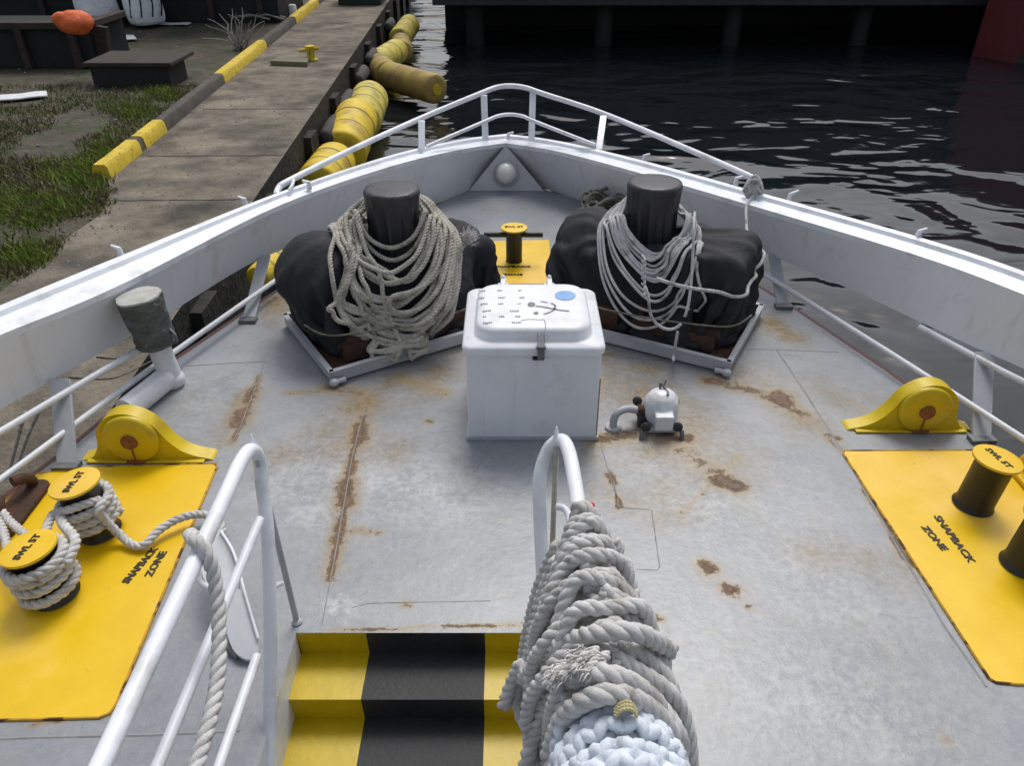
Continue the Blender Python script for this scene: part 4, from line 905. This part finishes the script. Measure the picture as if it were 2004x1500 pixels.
m_ = MB(); m_.ball(p + Vector((0, 0, .04)), (.075, .075, .06), 20, 10); m_.build('elbow', M['white'], t); t.rotation_euler = (0, R(-6), 0)
# loose mooring lines over the left side
for pts, lb in (([P(88, 782, .27), P(72, 815, .1), P(52, 860, -.1), P(36, 905, -.4)], 'right-hand thin cream line hanging down outside the left rail'), ([P(48, 808, .27), P(40, 840, .1), P(32, 870, -.1), P(20, 915, -.4)], 'left-hand thin cream line hanging down outside the left rail'),
                ([P(135, 740, .28), P(210, 742, -.2), P(250, 730, -.6), P(330, 690, -.9)], 'thin dark line slung low from the left bulwark to the quay'), ([P(190, 700, .28), P(240, 700, -.2), P(300, 680, -.7), P(340, 655, -.9)], 'thin brown line slung high from the left bulwark to the quay')):
    m_ = MB(); m_.rope(catmull(pts, 8), .010 if 'thin cream' in lb else .006); tag(m_.build('thin_line', M['rope_tan'] if 'cream' in lb else M['rope_dirty']), lb, 'rope')
# rope crossing the left handrail
m_ = MB(); m_.rope(catmull([Vector((-.915, 1.64, .90)), Vector((-.905, 1.60, .955)), Vector((-.87, 1.555, .975)), Vector((-.835, 1.53, .95)), Vector((-.82, 1.50, .88)), Vector((-.80, 1.42, .80)), Vector((-.775, 1.28, .73)), Vector((-.765, 1.10, .70)), Vector((-.78, .85, .66)), Vector((-.80, .6, .55))], 10), .0215)
tag(m_.build('handrail_rope', M['rope']), 'grey three-strand rope hooked over the left handrail and trailing aft', 'rope')

# ---------------------------------------------------------------- rope heap on right handrail
m_ = MB(); random.seed(21)
def barx(y): return .195 + (1.85 - y) * .052
def hank(y, zc, dl, dr, xl, xr, yl, yr, rad, jit=.01):
    X = barx(y); j = lambda: Vector((random.uniform(-jit, jit), random.uniform(-jit, jit), random.uniform(-jit, jit)))
    pts = [Vector((X, y, zc)), Vector((X - xl * .55, y - .01, zc - .035)), Vector((X - xl * .92, y - .04, zc - .14)), Vector((X - xl * 1.05, y + yl * .5, zc - dl * .55)), Vector((X - xl, y + yl * .9, zc - dl * .9)), Vector((X - xl * .6, y + yl, zc - dl)), Vector((X - xl * .1, y + yl * .9, zc - dl * .85)),
           Vector((X + xr * .2, y + yr * .8, zc - dr * .85)), Vector((X + xr * .7, y + yr, zc - dr)), Vector((X + xr, y + yr * .8, zc - dr * .8)), Vector((X + xr * 1.05, y + yr * .4, zc - dr * .45)), Vector((X + xr * .85, y - .02, zc - .10)), Vector((X + xr * .5, y, zc - .03))]
    pts = [q + j() for q in pts]; pts = pts[6:] + pts[:6]
    m_.rope(catmull(pts, 7, True), rad, True)
RH = .0205
specs = []
Y = 1.86
rows_ = [(1.69, .965, .30, .09, .050, .045), (1.655, .975, .36, .13, .070, .055), (1.60, .99, .50, .17, .085, .065), (1.56, .985, .44, .20, .10, .085), (1.51, 1.01, .60, .22, .115, .075),
         (1.455, 1.03, .52, .30, .125, .105), (1.41, 1.015, .64, .26, .15, .10), (1.36, 1.045, .56, .34, .125, .12), (1.315, 1.02, .50, .40, .14, .11), (1.27, 1.05, .60, .44, .12, .15),
         (1.22, 1.03, .55, .50, .15, .12), (1.17, 1.02, .60, .45, .13, .14), (1.12, 1.0, .5, .5, .14, .12), (1.06, .99, .55, .45, .13, .15), (1.0, .985, .5, .5, .15, .14)]
for (y, zc, dl, dr, xl, xr) in rows_:
    hank(y, zc, dl, dr, xl + random.uniform(-.015, .015), xr + random.uniform(-.01, .012), random.uniform(-.09, .05), random.uniform(-.14, -.02), RH, .016)
for k in range(8):
    y = 1.67 - k * .075; hank(y, .962, .26 + .04 * k, .14 + .03 * k, .052 + .008 * k, .05 + .006 * k, -.02, -.04, RH, .014)
for k in range(9):
    y = 1.64 - k * .045; a = Vector((barx(y) - .075 - .008 * k, y - .02, .90 - .015 * k)); c = Vector((.02 + .014 * k + random.uniform(-.02, .02), 1.60 - .045 * k + random.uniform(-.02, .02), .30 + random.uniform(-.06, .06)))
    m_.rope(catmull([a, a.lerp(c, .35) + Vector((-.02, 0, .02)), a.lerp(c, .75) + Vector((-.02, 0, 0)), c, c + Vector((.04, -.05, -.05)), c + Vector((.10, -.06, .03)), a.lerp(c, .6) + Vector((.10, -.08, 0)), a + Vector((.09, -.08, -.05))], 7), RH)
# long right-hand legs
for k in range(5):
    y = 1.30 - k * .05; X = barx(y); a = Vector((X + .10 + .012 * k, y, .95 - .01 * k)); c = Vector((X + .17 + .004 * k, y - .16, .42 + .03 * k))
    m_.rope(catmull([Vector((X, y + .03, 1.03)), a, a.lerp(c, .5) + Vector((.02, 0, 0)), c, c + Vector((-.04, -.05, -.05)), c + Vector((-.09, -.02, .1))], 7), RH)
# diagonal tail wrapped across the heap
m_.rope(catmull([P(1020, 1330, .60), P(1060, 1290, .80), P(1100, 1262, .93), P(1150, 1245, 1.03), P(1210, 1236, 1.08), P(1262, 1244, 1.05), P(1300, 1268, .96), P(1312, 1275, .92)], 8), .0235)
m_.rope(catmull([P(1075, 1480, .80), P(1100, 1410, .95), P(1150, 1370, 1.05), P(1210, 1360, 1.07), P(1270, 1385, 1.0), P(1310, 1430, .92), P(1330, 1500, .8)], 8), .0235)
m_.rope(catmull([P(1120, 1320, 1.02), P(1180, 1318, 1.08), P(1240, 1340, 1.05), P(1290, 1385, .95), P(1325, 1440, .85), P(1345, 1520, .7)], 8), .0235)
m_.rope(catmull([P(1030, 1500, .55), P(1045, 1440, .65), P(1075, 1380, .78), P(1115, 1335, .95), P(1160, 1320, 1.06)], 8), .0235)
m_.rope(catmull([P(985, 1385, .50), P(1000, 1340, .58), P(1020, 1300, .66), P(1010, 1360, .52), P(1030, 1420, .48), P(1060, 1400, .6)], 8), RH)
hp = m_.build('rope_heap', M['rope']); tag(hp, 'thick heap of grey three-strand rope looped over the right handrail', 'rope')
# frayed whipping on the heap
m_ = MB(); fc = [P(1092, 1318, .99), P(1120, 1302, 1.05), P(1145, 1290, 1.08), P(1165, 1300, 1.08)]
for k in range(300):
    p = random.choice(fc) + Vector((random.gauss(0, .012), random.gauss(0, .014), random.gauss(0, .006)))
    d = Vector((random.gauss(-.009, .007), random.gauss(-.009, .007), random.gauss(.000, .004)))
    m_.tube([p, p + d * .6 + Vector((0, 0, .006)), p + d * 1.3], lambda t: .0024 * (1 - .6 * t), 4)
for k in range(5):
    p = fc[k % 4]; m_.rope([p + Vector((-.03, -.03 + k * .004, -.01)), p + Vector((0, 0, .008)), p + Vector((.03, .03, -.01))], .012)
tag(m_.build('frayed_whipping', rope_mat('frayed', (.55, .53, .50), (.74, .73, .71))), 'frayed pale whipping tied across the middle of the rope heap', 'rope')
m_ = MB(); p = P(1222, 1378, 1.075)
for k in range(3): m_.rope(catmull([p + Vector((-.020, -.018 + .007 * k, -.016)), p + Vector((-.006, -.014 + .008 * k, -.001)), p + Vector((.012, -.012 + .008 * k, -.002)), p + Vector((.026, -.016 + .007 * k, -.020))], 5), .0045)
tag(m_.build('yellow_seizing', mat('seizing', (.48, .42, .22), (.62, .56, .34), 30, .9, .4, 200)), 'yellowed twine seizing between the rope heap and the white plait', 'twine')
# white braided hawser: plaited sleeve over the bar end
m_ = MB()
def plait(cpts, rf, ns, pitch, sr):
    pts = resample(cpts, .006); T, Nn = frames(pts); tot = len(pts)
    for dr_ in (1, -1):
        for q in range(ns):
            path = []
            for i, (p, t_, n_) in enumerate(zip(pts, T, Nn)):
                s_ = i * .006; a = dr_ * 2 * math.pi * s_ / pitch + 2 * math.pi * q / ns + (math.pi / ns if dr_ < 0 else 0)
                b_ = t_.cross(n_); Rr = rf(i / (tot - 1)); ph = math.cos(ns * (a if dr_ > 0 else a) * 1.0 * 1.0 + (0 if dr_ > 0 else math.pi) - dr_ * 0)
                wv = dr_ * math.cos(2 * math.pi * s_ / pitch * ns * 1.0 + q * 0)
                path.append(p + (n_ * math.cos(a) + b_ * math.sin(a)) * (Rr + wv * sr * .62))
            m_.tube(path, sr, 8)
def arc(y, z, wd, dy, zl):
    X_ = barx(y) - .012
    return catmull([Vector((X_ - wd, y - dy - .05, zl - .18)), Vector((X_ - wd * 1.02, y - dy * .7, zl)), Vector((X_ - wd * .72, y - dy * .2, z - .045)), Vector((X_ - wd * .1, y + .01, z)), Vector((X_ + wd * .62, y, z - .035)), Vector((X_ + wd, y - dy * .5, zl)), Vector((X_ + wd * 1.02, y - dy, zl - .2))], 10)
for (y, z, wd, dy, zl) in ((1.045, .985, .100, .03, .90), (.965, 1.005, .118, .07, .89), (.885, 1.015, .125, .02, .90), (.80, 1.02, .125, .07, .89), (.72, 1.02, .12, .03, .9)):
    pa = arc(y, z, wd, dy, zl)
    plait(pa, lambda t: .0250, 4, .185, .0145); m_.tube(resample(pa, .02), .020, 10)
tag(m_.build('braided_hawser', M['rope_white']), 'thick white plaited hawser bundled on the near end of the rope heap', 'rope')

# ---------------------------------------------------------------- winches
def winch(C0, ang, mir, label, e1cap, W, D, lobes, body, ropes=True):
    s_ = -1 if mir else 1
    e1 = Vector((s_ * math.cos(ang), math.sin(ang), 0)); e2 = Vector((-s_ * math.sin(ang), math.cos(ang), 0)); C0 = Vector((C0[0], C0[1], 0))
    def W_(a, b_, z): return C0 + e1 * a + e2 * b_ + Vector((0, 0, z))
    cc = W_(e1cap, .48, 0); t = thing('covered_winch', label, 'winch', cc, 'black covered winches either side of the bow')
    Mx = Matrix((e1, e2, Vector((0, 0, 1)))).transposed()
    # tray frame of angle bars
    m_ = MB(); hh = .075
    for (a0, b0, a1, b1) in ((0, 0, W, 0), (W, 0, W, D), (W, D, 0, D), (0, D, 0, 0)):
        p, q = W_(a0, b0, .015 + hh / 2), W_(a1, b1, .015 + hh / 2); d = (q - p); yy = d.normalized(); nn = Vector((-yy.y, yy.x, 0))
        Q = Matrix((yy, nn, Vector((0, 0, 1)))).transposed()
        m_.box((p + q) / 2, (d.length + .012, .012, hh), M=Q)
        m_.box((p + q) / 2 + Vector((0, 0, hh / 2)) , (d.length + .02, .032, .008), M=Q)
    m_.build('tray_frame', M['greyp'], t)
    m_ = MB(); m_.box(W_(W / 2, D / 2, .03), (W - .03, D - .03, .03), M=Mx); m_.box(W_(W * .3, .16, .11), (W * .4, .12, .10), M=Mx); m_.cyl(W_(.12, .2, .14), W_(.5, .14, .14), .05, 16); m_.cyl(W_(.62, .16, .12), W_(.62, .16, .26), .02, 10); m_.box(W_(.86, .2, .12), (.2, .2, .14), M=Mx); m_.build('bed', M['darkrust'], t)
    m_ = MB(); q = W_(-.0, -.03, .03); m_.ball(q, (.03, .03, .025), 12, 8); m_.cyl(q, q + e1 * .07, .017, 10); m_.build('drain_plug', M['greyp'], t)
    # canvas: a flat sheet let fall over the machinery
    import numpy as np
    a0, a1, b0, b1 = -.30, W + .26, -.33, 1.30; h = .026
    na, nb_ = int((a1 - a0) / h) + 1, int((b1 - b0) / h) + 1
    A_, B_ = np.meshgrid(np.linspace(a0, a1, na), np.linspace(b0, b1, nb_), indexing='ij')
    rs = np.random.RandomState(3 if mir else 8)
    X = np.stack([A_, B_, np.full_like(A_, .80) + .02 * np.sin(A_ * 9 + B_ * 5) + rs.uniform(-.015, .015, A_.shape)], -1); X[..., :2] += rs.uniform(-.004, .004, X[..., :2].shape)
    V = np.zeros_like(X); ha, hb = 1.17 * (a1 - a0) / (na - 1), 1.17 * (b1 - b0) / (nb_ - 1)
    def con(p, s1, s2, L, k):
        d = p[s2] - p[s1]; l = np.linalg.norm(d, axis=-1, keepdims=True) + 1e-9; c_ = d * ((l - L) / l) * .5 * k
        p[s1] += c_; p[s2] -= c_
    pairs = []
    for st in (0, 1):
        pairs.append(((slice(st, na - 1, 2), slice(None)), (slice(st + 1, na, 2), slice(None)), ha, 1.0))
        pairs.append(((slice(None), slice(st, nb_ - 1, 2)), (slice(None), slice(st + 1, nb_, 2)), hb, 1.0))
    dg = math.hypot(ha, hb)
    for st in (0, 1):
        pairs.append(((slice(st, na - 1, 2), slice(0, nb_ - 1)), (slice(st + 1, na, 2), slice(1, nb_)), dg, .35))
        pairs.append(((slice(st, na - 1, 2), slice(1, nb_)), (slice(st + 1, na, 2), slice(0, nb_ - 1)), dg, .35))
    for st in range(4):
        pairs.append(((slice(st, na - 2, 4), slice(None)), (slice(st + 2, na, 4), slice(None)), 2 * ha, .07))
        pairs.append(((slice(None), slice(st, nb_ - 2, 4)), (slice(None), slice(st + 2, nb_, 4)), 2 * hb, .07))
    def fix(s1, s2):
        # equal lengths for strided pairs
        return s1, s2
    def collide(p):
        for (ca, cb, cz, sa, sb, sz) in body:
            c_ = np.array([ca, cb, cz]); hf = np.array([sa, sb, sz]) / 2 + .012; q = p - c_; ins = np.all(np.abs(q) < hf, axis=-1)
            if ins.any():
                pen = hf - np.abs(q[ins]); ax = np.argmin(pen, axis=-1); rows = np.arange(len(ax)); qq = q[ins]; sg = np.sign(qq[rows, ax]); sg[sg == 0] = 1; qq[rows, ax] = sg * hf[ax]; q[ins] = qq; p[:] = q + c_
        for (ca, cb, cz, ra, rb, rz) in lobes:
            c_ = np.array([ca, cb, cz]); r_ = np.array([ra, rb, rz]) + .012; q = (p - c_) / r_; l = np.linalg.norm(q, axis=-1); ins = l < 1
            if ins.any(): q[ins] /= l[ins][:, None] + 1e-9; p[ins] = q[ins] * r_ + c_
        d2 = p[..., :2] - np.array([e1cap, .48]); l = np.linalg.norm(d2, axis=-1); ins = l < .175
        if ins.any(): q = d2[ins] / (l[ins][:, None] + 1e-6); p[..., :2][ins] = np.array([e1cap, .48]) + q * .175
        lo_ = p[..., 2] < .17
        if lo_.any(): p[..., 0][lo_] = np.clip(p[..., 0][lo_], .035, W - .035); p[..., 1][lo_] = np.clip(p[..., 1][lo_], .035, D - .035)
        np.maximum(p[..., 2], .045, out=p[..., 2])
    cen = np.array([W * .5, .48])
    for it in range(330):
        V[..., 2] -= .0011; V *= .965
        if it > 130:                                  # tied in by a cord below
            z = X[..., 2]; wgt = np.exp(-((z - .18) / .10) ** 2)[..., None]; d = cen - X[..., :2];  d /= np.linalg.norm(d, axis=-1, keepdims=True) + 1e-6; V[..., :2] += d * wgt * .0010
        Pn = X + V
        for q in range(7):
            for (s1, s2, L, k) in pairs: 
                a_, b_ = Pn[s1], Pn[s2]; n1 = min(a_.shape[0], b_.shape[0]); n2 = min(a_.shape[1], b_.shape[1]); a_ = a_[:n1, :n2]; b_ = b_[:n1, :n2]
                d = b_ - a_; l = np.sqrt((d * d).sum(-1, keepdims=True)) + 1e-9; c_ = d * ((l - L) / l) * (.5 * k); a_ += c_; b_ -= c_
            if q % 3 == 0: collide(Pn)
        collide(Pn); V = Pn - X; X = Pn
        nrm_ = np.linalg.norm(V, axis=-1, keepdims=True); V *= np.minimum(1, .03 / (nrm_ + 1e-9))
    pv = [W_(float(q[0]), float(q[1]), float(q[2])) for q in X.reshape(-1, 3)]
    ff = [(i * nb_ + k, (i + 1) * nb_ + k, (i + 1) * nb_ + k + 1, i * nb_ + k + 1) for i in range(na - 1) for k in range(nb_ - 1) if math.hypot(max(0, abs(i / na - .5) - .33) / .17, max(0, abs(k / nb_ - .5) - .30) / .20) < 1.0]
    if mir: ff = [f[::-1] for f in ff]
    m_ = MB(); m_.add(pv, ff); o = m_.build('canvas_cover', M['canvas'], t, 0)
    ss = o.modifiers.new('s', 'SUBSURF'); ss.levels = 1
    bpy.context.view_layer.update(); me2 = bpy.data.meshes.new_from_object(o.evaluated_get(bpy.context.evaluated_depsgraph_get()))
    sd_ = 3.7 if mir else 11.2; nz = noise.noise; dg1, dg2 = (e1 * .8 + Vector((0, 0, .6))), (e1 * .6 - Vector((0, 0, .8)))
    nv = []
    for v in me2.vertices:
        p = v.co; n_ = v.normal; d = p - cc; th = math.atan2(d.y, d.x); up = abs(n_.z)
        side_ = (1 - 3.2 * abs(nz(Vector((p.x * 4.5, p.y * 4.5, p.z * .8 + sd_))))) * .028 + (1 - 2.4 * abs(nz(Vector((p.x * 11, p.y * 11, p.z * 1.8 + sd_))))) * .008
        dia = (1 - 3.4 * abs(nz(Vector((p.dot(dg2) * 7, p.dot(dg1) * 1.3, p.dot(e2) * 2 + sd_))))) * .018
        rad_ = (1 - 2.6 * abs(nz(Vector((math.cos(th) * 3.2, math.sin(th) * 3.2, sd_ + math.hypot(d.x, d.y)))))) * .024
        fine = nz(p * 26) * .0022
        nv.append(p + n_ * (side_ * (1 - up) + rad_ * up + dia * (.5 + .5 * (1 - up)) + fine))
    for v, q in zip(me2.vertices, nv): v.co = q
    o.modifiers.clear(); o.data = me2; me2.polygons.foreach_set('use_smooth', [True] * len(me2.polygons)); me2.update()
    so_ = o.modifiers.new('t', 'SOLIDIFY'); so_.thickness = .004
    pv = [v.co.copy() for v in me2.vertices]; ff = [tuple(q.vertices) for q in me2.polygons]
    cov = (pv, ff)
    # capstan cover
    rnd = [random.uniform(0, 6) for _ in range(4)]
    def wob(a, z):
        k = max(0, (.90 - z)) * 4.0; k = min(k, .95)
        k = max(k, .06); return 1 + k * (.16 * (1 - 1.6 * abs(math.sin(4.5 * a + rnd[0] + .4 * math.sin(3 * a)))) * .8 + .10 * (1 - 1.6 * abs(math.sin(7 * a + rnd[1] + z))) + .05 * math.sin(4 * a + rnd[2]) + .025 * math.sin(23 * a + rnd[3] - z * 3))
    m_ = MB(); cc = cc + Vector((.02, .0, .012)); m_.lathe([(.20, .25), (.185, .38), (.168, .5), (.155, .6), (.152, .7), (.158, .78), (.165, .84), (.170, .875), (.172, .90), (.166, .918), (.14, .924), (.05, .927), (.01, .927)], cc, 110, wob=wob)
    capv, capf = list(m_.v), list(m_.f); m_.build('capstan_cover', M['canvas2'], t, 70)
    m_ = MB(); m_.tube(catmull([W_(*q) for q in ([( -.03, .30, .27), (.05, .12, .26), (.3, .03, .26), (.6, .0, .25), (.9, .0, .25), (1.2, .1, .26)])], 6), .006, 6); m_.build('tie_cord', M['rope_dirty'], t)
    nb = len(cov[0]); bv = BVHTree.FromPolygons(cov[0] + [Vector(v) for v in capv], cov[1] + [tuple(i + nb for i in f) for f in capf if len(f) < 5])
    return cc, bv
lobL = [(.20, .56, .42, .25, .30, .25)]
bodL = [(.66, .50, .26, .66, .54, .44), (.30, .48, .18, .34, .46, .34), (.75, .32, .18, .6, .32, .26), (1.14, .56, .26, .30, .50, .50), (.95, .25, .14, .16, .2, .2)]
random.seed(5)
ccL, WL = winch((-1.06, 3.85), R(32), False, 'left black canvas covered winch carrying the heavy tan rope coil', .66, 1.32, .84, lobL, bodL)
lobR = [(1.16, .55, .44, .20, .26, .18)]
bodR = [(.72, .50, .27, .72, .54, .46), (.30, .50, .30, .42, .52, .60), (.85, .34, .20, .5, .32, .28), (.42, .22, .13, .2, .16, .2), (1.14, .52, .26, .34, .5, .42)]
ccR, WR = winch((1.30, 3.96), R(28), True, 'right black canvas covered winch carrying the thin grey cord coil', .74, 1.32, .84, lobR, bodR)
# tan rope coil on left winch
random.seed(11); m_ = MB(); c = ccL
def drape(pts, bv, rad, closed=False):
    pts = resample(pts, .02, closed); cl = rad * 1.05
    for it in range(9):
        for i, p in enumerate(pts):
            loc, nr, ix, ds = bv.find_nearest(p)
            if loc is None: continue
            if (p - loc).dot(nr) < 0 or ds < cl: pts[i] = loc + nr * (cl + .001 * (i % 3))
        if it < 8:
            n = len(pts); q = list(pts)
            for i in range(n):
                if closed: q[i] = (pts[i - 1] + pts[i] * 2 + pts[(i + 1) % n]) / 4
                elif 0 < i < n - 1: q[i] = (pts[i - 1] + pts[i] * 2 + pts[i + 1]) / 4
            pts = q
    return catmull(pts, 3, closed)
def loop(c, bv, back, sl, sr, fy, fz, zt, rad, sk=0.0, jit=.012, vshape=0.0, lift=0.0):
    j = lambda: Vector((random.uniform(-jit, jit), random.uniform(-jit, jit), random.uniform(-jit, jit)))
    zs = (zt + fz) * .5 + .12 if not vshape else zt - .22 * (zt - fz)
    if vshape: fr = [(.86, -.10 + (fy + .1) * .35, zs + (fz - zs) * .38), (.48, -.1 + (fy + .1) * .75, zs + (fz - zs) * .74)]
    else: fr = [(math.cos(R(q)), -.10 + (fy + .1) * math.sin(R(q)) ** .8, zs + (fz - zs) * math.sin(R(q))) for q in (22, 45, 68)]
    pts = [Vector((sk, fy, fz))] + [Vector((sr * a + sk * (1 - a), y, z)) for a, y, z in fr[::-1]] + [Vector((sr, -.10, zs)), Vector((sr * .93, .02, zt - .10)), Vector((sr * .55, back * .75, zt - .01)), Vector((0, back, zt)), Vector((-sl * .55, back * .75, zt - .01)), Vector((-sl * .93, .02, zt - .10)), Vector((-sl, -.10, zs))] + [Vector((-sl * a + sk * (1 - a), y, z)) for a, y, z in fr]
    P_ = catmull([c + q + j() for q in pts], 7, True); k = len(P_) // 2; P_ = P_[k:] + P_[:k]
    m_.rope(drape(P_, bv, rad + lift, True), rad, True)
TR = .0150
for k in range(17):
    f = random.random(); g = random.uniform(-.03, .03)
    loop(c, WL, .20 + .07 * f, .24 + .17 * f + random.uniform(-.03, .03), .24 + .15 * f + random.uniform(-.03, .03), -.38 - .12 * f + g, .50 - .32 * f + random.uniform(-.05, .05), .82 - .08 * f + random.uniform(-.03, .03), TR, sk=.06 + random.uniform(-.06, .08), jit=.016, lift=random.choice((0, .012, .024, .036)))
for k in range(18):
    f = random.random() ** .7
    loop(c, WL, .20, .33 + .04 * f + random.uniform(-.02, .02), .36 + .05 * f, -.48 - .06 * f + random.uniform(-.02, .02), .24 - .15 * f + random.uniform(-.03, .03), .76 - .04 * f, TR, sk=.12 + random.uniform(-.05, .07), jit=.018, lift=random.choice((.01, .024, .038, .05)))
loop(c, WL, .18, .20, .21, -.22, .62, .80, TR); loop(c, WL, .18, .195, .21, -.24, .55, .78, TR)
for pp, rd in ((((-.22, -.10, .82), (-.16, -.24, .68), (-.10, -.33, .50), (-.02, -.45, .33), (.06, -.53, .15)), TR), (((.36, -.12, .55), (.25, -.34, .47), (.12, -.44, .43), (.02, -.47, .43), (-.01, -.49, .38), (.06, -.51, .33), (.2, -.44, .34), (.34, -.26, .44), (.40, -.14, .55), (.45, -.10, .62)), .016), (((-.44, .05, .60), (-.40, -.04, .62), (-.30, -.2, .55), (-.15, -.34, .4), (.0, -.46, .25)), TR)):
    m_.rope(drape(catmull([c + Vector(q) for q in pp], 8), WL, rd + .035), rd)
tag(m_.build('rope_coil', M['rope_tan'], angle=60), 'heavy tan rope coil draped round the left winch top', 'rope')
m_ = MB(); random.seed(3)
for k in range(120):
    p = c + Vector((.455, -.10, .63)) + Vector((random.gauss(0, .012), random.gauss(0, .01), random.gauss(0, .016))); d = Vector((random.gauss(.02, .025), random.gauss(-.01, .02), random.gauss(.03, .025)))
    m_.tube([p, p + d * .6, p + d * 1.2], lambda t: .003 * (1 - .6 * t), 4)
tag(m_.build('frayed_end', bpy.data.materials['frayed']), 'frayed pinkish rope end sticking out right of the tan coil', 'rope end')
# cord coil on right winch
m_ = MB(); random.seed(9); c = ccR
CR = .0095
for k in range(15):
    f = random.random() * .95; loop(c, WR, .20, .21 + .10 * f + random.uniform(-.015, .015), .20 + .085 * f + random.uniform(-.015, .015), -.30 - .18 * f, .56 - .25 * f, .80 - .05 * f, CR, sk=-.015, jit=.013, vshape=1.0, lift=random.choice((0, .01, .02)))
for k, (fz, fy, sk) in enumerate(((.25, -.46, -.02), (.20, -.48, -.05), (.15, -.49, -.08))):
    loop(c, WR, .21, .32 + .012 * k, .27 + .012 * k, fy, fz, .74, CR, sk=sk, jit=.006, lift=.004)
def cd(L, r=CR, lift=.004): m_.rope(drape(catmull(L, 8), WR, r + lift), r)
cd([PY(1262, 560, 4.15), PY(1270, 580, 4.1), PY(1270, 600, 4.08), PY(1275, 625, 4.06), PY(1300, 646, 4.04), PY(1325, 645, 4.04), PY(1332, 635, 4.05)])
cd([c + Vector((.26, -.05, .74)), PY(1358, 440, 4.4), PY(1356, 500, 4.3), PY(1352, 560, 4.2), PY(1347, 600, 4.12), PY(1340, 620, 4.1)])
cd([PY(1326, 650, 4.04), PY(1322, 680, 3.98), P(1318, 706, .1)])
cd([P(1461, 440, .50), PY(1463, 480, 4.75), PY(1465, 522, 4.55), PY(1452, 552, 4.35), PY(1425, 571, 4.2), PY(1395, 570, 4.15), PY(1350, 564, 4.12), PY(1312, 555, 4.12), PY(1285, 545, 4.15)], .0115)
for k in range(7): cd([PY(1256, 500 + k * 11, 4.25 - .02 * k), PY(1268, 506 + k * 11, 4.2 - .02 * k), PY(1260, 514 + k * 11, 4.2 - .02 * k)], .008, .012)
tag(m_.build('cord_coil', M['rope_cord'], angle=60), 'thin grey cord coil hung in loops on the right winch top', 'rope')
# dirty rope pile behind right winch
m_ = MB(); random.seed(4); pc = P(1180, 428, .04)
for k in range(16):
    r_ = random.uniform(.07, .19); a0 = random.uniform(0, 6); o_ = Vector((random.uniform(-.14, .12), random.uniform(-.10, .16), random.uniform(.0, .16)))
    m_.rope(catmull([pc + o_ + Vector((math.cos(a0 + a) * r_ * 1.25, math.sin(a0 + a) * r_ * .8, .05 * math.sin(a * 2 + k))) for a in [i * 6.283 / 9 for i in range(9)]], 5, True), .016, True)
tag(m_.build('old_rope_pile', M['rope_dirty']), 'pile of dirty olive rope stowed ahead of the right winch', 'rope')

# ---------------------------------------------------------------- small deck fitting & elbow
p = P(1288, 835, 0)
t = thing('deck_valve', 'small white dome fitting with black knobs on the deck right of the hatch', 'deck fitting', p)
m_ = MB(); m_.box(p + Vector((0, .03, .02)), (.17, .20, .03)); bevel(m_.build('base', M['greyp'], t), .006)
def wobd(a, z): return 1 + .04 * math.sin(2 * a) + .02 * math.sin(6 * a + z * 40)
m_ = MB(); m_.lathe([(.085, .035), (.098, .06), (.10, .10), (.092, .15), (.07, .185), (.04, .205), (.01, .21)], p + Vector((.01, .04, 0)), 30, wob=wobd); m_.box(p + Vector((.01, -.05, .085)), (.10, .10, .09)); o = m_.build('dome', M['white'], t, 0)
r_ = o.modifiers.new('r', 'REMESH'); r_.mode = 'VOXEL'; r_.voxel_size = .008; r_.use_smooth_shade = True; sm = o.modifiers.new('s', 'SMOOTH'); sm.iterations = 8
for q in ((-.085, -.08, .055), (.085, -.08, .055), (-.11, .10, .10), (.10, .12, .08), (-.09, .0, .05)):
    m_ = MB(); a = p + Vector(q); m_.lathe([(.012, -.02), (.024, -.015), (.026, .015), (.014, .024)], a, 14, M=Matrix.Rotation(R(60), 3, 'X')); m_.build('knob', M['rubber'], t)
for s_ in (-1, 1):
    m_ = MB(); m_.tube([p + Vector((s_ * .105, -.10, .045)), p + Vector((s_ * .11, -.12, .0))], .012, 8); m_.build('leg', M['steel'], t)
m_ = MB(); m_.tube(catmull([p + Vector((0, .06, .205)), p + Vector((.0, .07, .235)), p + Vector((.02, .06, .215)), p + Vector((.035, .03, .205)), p + Vector((.03, .0, .205))], 5), .007, 8); m_.tube([p + Vector((.02, .08, .2)), p + Vector((.035, .1, .235))], .005, 6); m_.build('wire_loop', M['steel'], t)
p = P(1200, 838, 0)
t = thing('elbow_pipe', 'small grey elbow pipe standing between the hatch and the dome fitting', 'pipe', p)
m_ = MB(); m_.tube(catmull([p + Vector((0, 0, 0)), p + Vector((0, .0, .06)), p + Vector((.02, .01, .095)), p + Vector((.07, .03, .105)), p + Vector((.13, .04, .09))], 7), .021, 16); m_.build('bend', M['greyp'], t)
m_ = MB(); m_.lathe([(.045, 0), (.045, .014), (.03, .018)], p, 20); m_.build('flange', M['greyp'], t)
m_ = MB(); m_.box(p + Vector((.15, .03, .04)), (.03, .05, .08)); m_.cyl(p + Vector((.13, .04, .09)), p + Vector((.19, .04, .085)), .034, 14); m_.build('valve_block', M['darkrust'], t)
